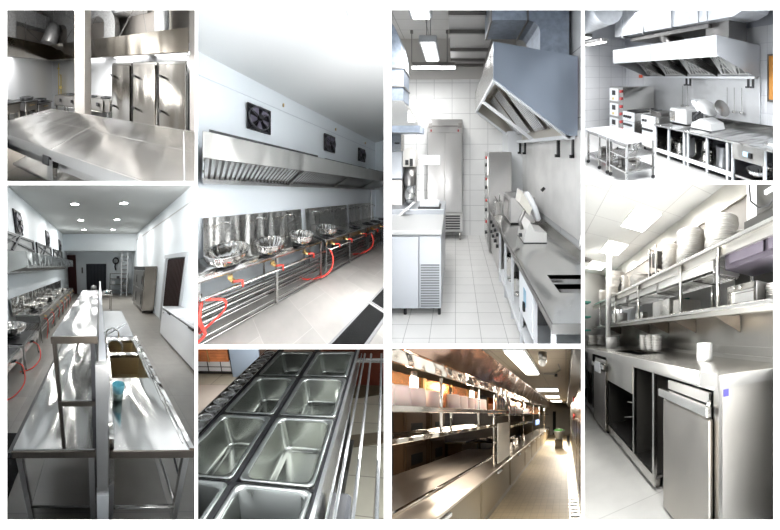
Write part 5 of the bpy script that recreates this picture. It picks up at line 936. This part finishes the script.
# cage baskets under upper shelf
for i, (y0, y1) in enumerate([(1.16,1.95),(2.0,2.75),(2.85,3.6)]):
    t = T('hanging_tray', 'white metal tray slung under the upper shelf, %s' % ('nearest','second','farthest')[i], 'tray', (1.2,(y0+y1)/2,1.45), 'trays under the upper shelf')
    k = mb().box(1.06,1.07,y0,y1,1.49,1.56).box(1.32,1.33,y0,y1,1.49,1.56).box(1.07,1.32,y0,y0+.01,1.53,1.575).box(1.07,1.32,y0,y0+.01,1.475,1.515).box(1.07,1.32,y1-.01,y1,1.49,1.56)
    P('side', k, plain('off_white_enamel', (.7,.69,.66), .4), t); k = mb()
    for j in range(8): k.cyl((1.08+j*.033,y0,1.47),(1.08+j*.033,y1,1.47),.006,6)
    for y in (y0+.02,y0+.25,y1-.02): k.cyl((1.07,y,1.465),(1.33,y,1.465),.006,6)
    P('wire_bottom', k, h_ed, t)
    for hx, hy in ((1.12,.06),(1.22,.12)): P('hook', mb().cyl((hx,y0+hy,1.47),(hx,y0+hy,1.42),.005,6), h_ed, t)
# stacks on the upper shelf
plates((1.2,1.6,1.631), .13, 18, 'white dinner plate in the tallest middle stack on the top shelf', 'plates in the tallest middle stack', dz=.017)
plates((1.2,1.22,1.631), .125, 15, 'white dinner plate in the right stack on the top shelf', 'plates in the right stack', dz=.017)
plates((1.3,1.1,1.631), .07, 9, 'small white plate in the little stack right of the big stacks', 'small plates in the little stack', dz=.016)
plates((1.18,1.93,1.631), .08, 19, 'small white plate in the slim tall stack beside the tallest one', 'small plates in the slim stack', dz=.016)
plates((1.2,2.6,1.631), .17, 8, 'wide white platter in the low stack on the top shelf', 'platters in the low stack', dz=.017, name='platter', cat='platter')
plates((1.12,3.05,1.631), .05, 14, 'small white saucer in the thin stack left of the platters', 'saucers in the thin stack', dz=.017, name='saucer', cat='saucer')
plates((1.15,3.55,1.631), .16, 18, 'white bowl in the tall far stack on the top shelf', 'bowls in the tall far stack', dz=.022, name='soup_bowl', cat='bowl')
plates((1.12,4.1,1.631), .10, 9, 'white bowl in the last low stack on the top shelf', 'bowls in the last low stack', dz=.022, name='soup_bowl', cat='bowl')
t = T('wire_stand', 'dark metal and glass stand between two plate stacks on the top shelf', 'stand', (1.2,2.12,1.63)); P('frame', mb().box(1.08,1.10,2.05,2.07,1.63,1.98).box(1.08,1.10,2.2,2.22,1.63,1.98).box(1.08,1.3,2.2,2.22,1.96,1.98), h_ed, t); P('dark_insert', mb().box(1.11,1.28,2.08,2.2,1.63,1.72).box(1.11,1.28,2.08,2.2,1.78,1.93), h_dk, t)
t = T('wire_stand', 'dark twisted metal stand left of the low platter stack', 'stand', (1.15,3.25,1.63)); P('wires', mb().tube([(1.1,3.2,1.63),(1.12,3.3,1.75),(1.1,3.15,1.8),(1.14,3.3,1.9)], .02, 6), h_dk, t)
t = T('shelf_microwave', 'pale box with dark front and looping black cables on the top shelf', 'microwave', (1.2,.8,1.63)); P('body', mb().box(1.06,1.3,.35,.875,1.70,2.2,bev=.008), plain('off_white_box_enamel', (.7,.69,.67), .35), t); P('base', mb().box(1.05,1.3,.35,.88,1.63,1.70), h_dk, t)
P('dark_front', mb().box(1.045,1.06,.36,.79,1.70,2.15), h_dk, t); P('cable', mb().tube([(1.03,.79,1.95),(1.02,.82,1.88),(1.02,.81,1.78),(1.03,.76,1.72),(1.03,.7,1.71),(1.02,.62,1.75)], .005, 6).tube([(1.03,.68,2.05),(1.0,.66,1.9),(1.02,.6,1.78)], .012, 6).tube([(1.03,.62,2.0),(1.0,.7,1.9),(1.02,.64,1.8)], .01, 6), m_black, t); P('label', mb().box(1.03,1.045,.68,.73,1.78,1.80).box(1.03,1.045,.62,.655,1.74,1.9), m_white, t)
# between the shelves
t = T('toaster_warmer', 'low steel toaster with white slotted front on the lower shelf', 'toaster', (1.15,.95,1.22)); P('body', mb().box(1.06,1.3,.8,1.02,1.225,1.345,bev=.004), m_std, t); P('front', mb().box(1.045,1.06,.81,1.01,1.23,1.285).box(1.045,1.06,.81,1.01,1.29,1.3), h_ed, t); P('control_strip', mb().box(1.045,1.06,.81,1.01,1.305,1.34), h_dk, t); P('knob', mb().cyl((1.045,.9,1.32),(1.03,.9,1.32),.01,10).cyl((1.045,.95,1.32),(1.03,.95,1.32),.01,10), h_ed, t)
plates((1.2,.78,1.221), .07, 8, 'white plate in the short stack right of the toaster', 'plates beside the toaster', dz=.013)
for i, (y, r, h) in enumerate([(2.6,.05,.1),(2.75,.05,.1),(3.4,.08,.16),(3.65,.08,.17),(3.9,.07,.15)]): T1('storage_jar', mb().lathe((1.2,y,1.222), [(.001,0),(r,0),(r,h),(r*.9,h+.01),(.001,h+.01)], 20), (h_wh if i > 1 else m_st), 'pale round container on the lower shelf, %s from the near end' % ('first','second','third','fourth','fifth')[i], 'container', 'containers on the lower shelf')
T1('steel_box', mb().box(1.1,1.33,1.62,1.75,1.22,1.36,bev=.006), h_st, 'grey steel box on the lower shelf behind the second post', 'box'); T1('steel_box', mb().box(1.12,1.33,1.85,2.2,1.222,1.4,bev=.006), h_ed, 'wide pale steel box on the lower shelf left of the second post', 'box')
# counter
t = T('work_counter', 'long stainless counter with open bays and a plain steel end panel', 'counter', (1,2.5,-.085))
P('worktop', mb().box(.715,1.36,.745,1.98,.83,.85,bev=.004).box(.715,.85,1.98,2.7,.83,.85).box(1.2,1.36,1.98,2.7,.83,.85).box(.715,1.36,2.7,4.7,.83,.85), h_ct, t); P('nosing', mb().box(.705,.715,.735,4.7,.79,.852).box(.705,1.4,.735,.745,.79,.852), h_st, t)
P('sink_floor', mb().box(.85,1.2,1.98,2.7,.70,.71), h_dk, t); P('splash_ledge', mb().box(1.36,1.4,.745,4.7,.85,.88).box(1.375,1.4,.745,4.7,.92,.95), h_st, t)
P('end_panel', mb().box(.76,1.4,.765,.79,-.085,.79), steel('end_panel_steel', (.66,.63,.58), .42, sc=(3,3,60), wave=.1, mt=.45), t); P('corner_post', mb().box(.735,.76,.765,.8,-.085,.79), h_st, t)
P('top_rail', mb().box(.735,.76,.8,1.8,.765,.79), h_st, t)
for y in (1.42,1.79,2.6,3.3,3.6,4.2): P('post', mb().box(.735,.76,y,y+.03,.03,.79), h_ed, t)
P('bottom_rail', mb().box(.735,.75,1.42,4.6,-.045,.03), h_ed, t); P('bottom_shelf', mb().box(.75,1.3,1.42,4.6,-.0,.02), m_std, t); P('front_panel', mb().box(.732,.745,1.82,2.6,.53,.79), h_st, t); P('far_panel', mb().box(.735,.75,3.3,4.6,.5,.79), h_st, t)
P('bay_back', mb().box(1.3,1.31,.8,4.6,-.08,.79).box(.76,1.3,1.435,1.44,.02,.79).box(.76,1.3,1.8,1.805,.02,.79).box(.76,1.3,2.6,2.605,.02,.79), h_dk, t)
for y in (1.47,2.05,2.6,3.4): P('leg', mb().cyl((.79,y,-.085),(.79,y,-.0),.018,10,.024), h_st, t)
P('nameplate', mb().box(.765,.80,.7635,.765,.74,.775), plain('violet_blue_sticker', (.06,.05,.35), .4), t)
# dishwashers
def dw(y0, y1, lb, g):
    t = T('dishwasher', lb, 'dishwasher', (.7,(y0+y1)/2,-.085), g)
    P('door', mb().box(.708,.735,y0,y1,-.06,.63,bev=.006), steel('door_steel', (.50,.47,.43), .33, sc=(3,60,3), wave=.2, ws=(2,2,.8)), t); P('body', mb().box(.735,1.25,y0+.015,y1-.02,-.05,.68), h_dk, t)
    h_ = P('handle', mb().box(.683,.712,y0-.01,y1+.02,.645,.695,bev=.005), h_ed, t); P('top_strip', mb().box(.722,.737,y0+.02,y1-.04,.70,.752), h_st, t); P('side_gasket', mb().box(.735,.742,y0-.006,y0+.0,-.05,.69), h_ed, t); P('hinge', mb().cyl((.7,y0+.0,.695),(.715,y0+.01,.715),.01,8), h_ed, t); P('plinth', mb().box(.74,1.2,y0+.02,y1-.02,-.085,-.05), m_black, t)
    return t
dw(.80,1.245,'steel dishwasher with a bar handle in the nearest counter bay', 'built-in dishwashers')
t2 = dw(2.56,3.12,'steel dishwasher far along the counter with a paper on its handle', 'built-in dishwashers')
T1('paper_note', mb().box(.668,.68,2.65,2.9,.60,.72), m_white, 'white note with a dark mark hanging on the far dishwasher', 'paper')
t = T('detergent_canister', 'white upright canister with pipes inside the open bay', 'canister', (.85,1.95,.02)); P('body', mb().box(.80,.86,1.84,1.90,.14,.50,bev=.006), m_white, t); P('dial', mb().cyl((.8,1.86,.25),(.79,1.86,.25),.015,10), h_dk, t); P('pipe', mb().cyl((.8,1.9,.42),(.78,2.05,.40),.006,6).cyl((.8,1.9,.30),(.77,2.1,.24),.006,6), h_ed, t)
# on the counter
T1('white_tub', mb().lathe((1.06,1.25,.851), [(.001,0),(.055,0),(.058,.03),(.056,.125),(.052,.13),(.05,.02),(.001,.02)], 28), h_wh, 'big white tub standing alone at the front of the counter', 'tub')
T1('white_tub', mb().lathe((1.0,3.3,.851), [(.001,0),(.075,0),(.078,.16),(.07,.16),(.068,.02),(.001,.02)], 24), h_wh, 'white tub far along the counter before the bowl stacks', 'tub')
def cups(x, y, r, n, lb, g):
    for i in range(n): T1('coffee_cup', mb().lathe((x,y,.851+i*.03), [(.001,0),(r*.6,0),(r,.045),(r*.95,.045),(r*.5,.008),(.001,.008)], 18), m_ceram, lb, 'cup', g)
for i, y in enumerate((2.35,2.52,2.7)): cups(1.25,y,.07,6,'white cup in the %s of three cup stacks under the lower shelf' % ('nearest','middle','farthest')[i], ('cups in the nearest stack','cups in the middle stack','cups in the farthest stack')[i])
for i, (x, y, r) in enumerate([(1.2,3.75,.09),(1.15,4.2,.13),(1.0,4.5,.1)]): plates((x,y,.851), r, 6, 'white bowl in a stack at the far end of the counter, %s stack' % ('nearest','middle','farthest')[i], 'bowls in the %s far counter stack' % ('nearest','middle','farthest')[i], dz=.03, name='soup_bowl', cat='bowl')
# ceiling
for i, (a, b) in enumerate([(2.03,2.5),(2.98,3.45),(3.95,4.4)]):
    t = T('ceiling_panel_light', 'square glowing ceiling panel, %s' % ('nearest','middle','farthest')[i], 'ceiling light', (1.0,(a+b)/2,2.29), 'glowing ceiling panels'); P('diffuser', mb().box(.865,1.135,a,b,2.292,2.298), glow('panel_glow', (1,1,.98), 6), t); P('frame', mb().box(.855,.865,a,b,2.288,2.3).box(1.135,1.145,a,b,2.288,2.3), h_wh, t)
    lamp((1.0,(a+b)/2,2.28), (1.0,(a+b)/2,0), .25, 6, (1,.99,.96), .4)
t = T('ceiling_vent', 'round dark air vent in the far ceiling', 'vent', (.98,4.15,2.29)) if 0 else None
T1('ceiling_vent', mb().lathe((.75,3.95,2.28), [(.05,0),(.1,.0),(.13,.019),(.001,.019)], 24), m_std, 'flat grey round vent in the far ceiling', 'vent')
T1('white_pole', mb().cyl((.95,3.3,1.0),(.97,3.3,2.29),.035,14), h_wh, 'white vertical pole reaching the ceiling behind the shelves', 'pole')
t = T('wire_shelving', 'green-framed wire shelving standing at the far left', 'rack', (.9,4.5,0)); g_ = plain('teal_green_enamel', (.05,.42,.33), .4)
for x in (.62,.8): P('post', mb().cyl((x,4.55,-.085),(x,4.55,1.72),.012,8), g_, t)
for z in (1.68,1.40,1.15): P('shelf', mb().box(.6,.95,4.4,4.7,z-.025,z), g_, t)
lamp((.35,1.25,1.76), (1.2,2.2,1.2), .7, 9, (1,.99,.96), .3); lamp((.36,1.25,1.05), (.8,2.2,.2), .5, 9, (1,.99,.96), .5)  # added fill near the opening, hung on no fixture
lamp((.84,.64,1.0), (1.15,.765,.35), .14, 1.6, (1,.99,.96), .14)  # small fill added only to brighten the steel end panel
lamp((.62,1.1,1.0), (1.4,1.4,1.0), .5, 34, (1,.99,.96), .3)  # unseen fill added for the wall under the shelves
# things whose every part lies outside the openings are dropped
for o in list(COL.objects):
    if o.type == 'EMPTY' and not o.children: bpy.data.objects.remove(o)
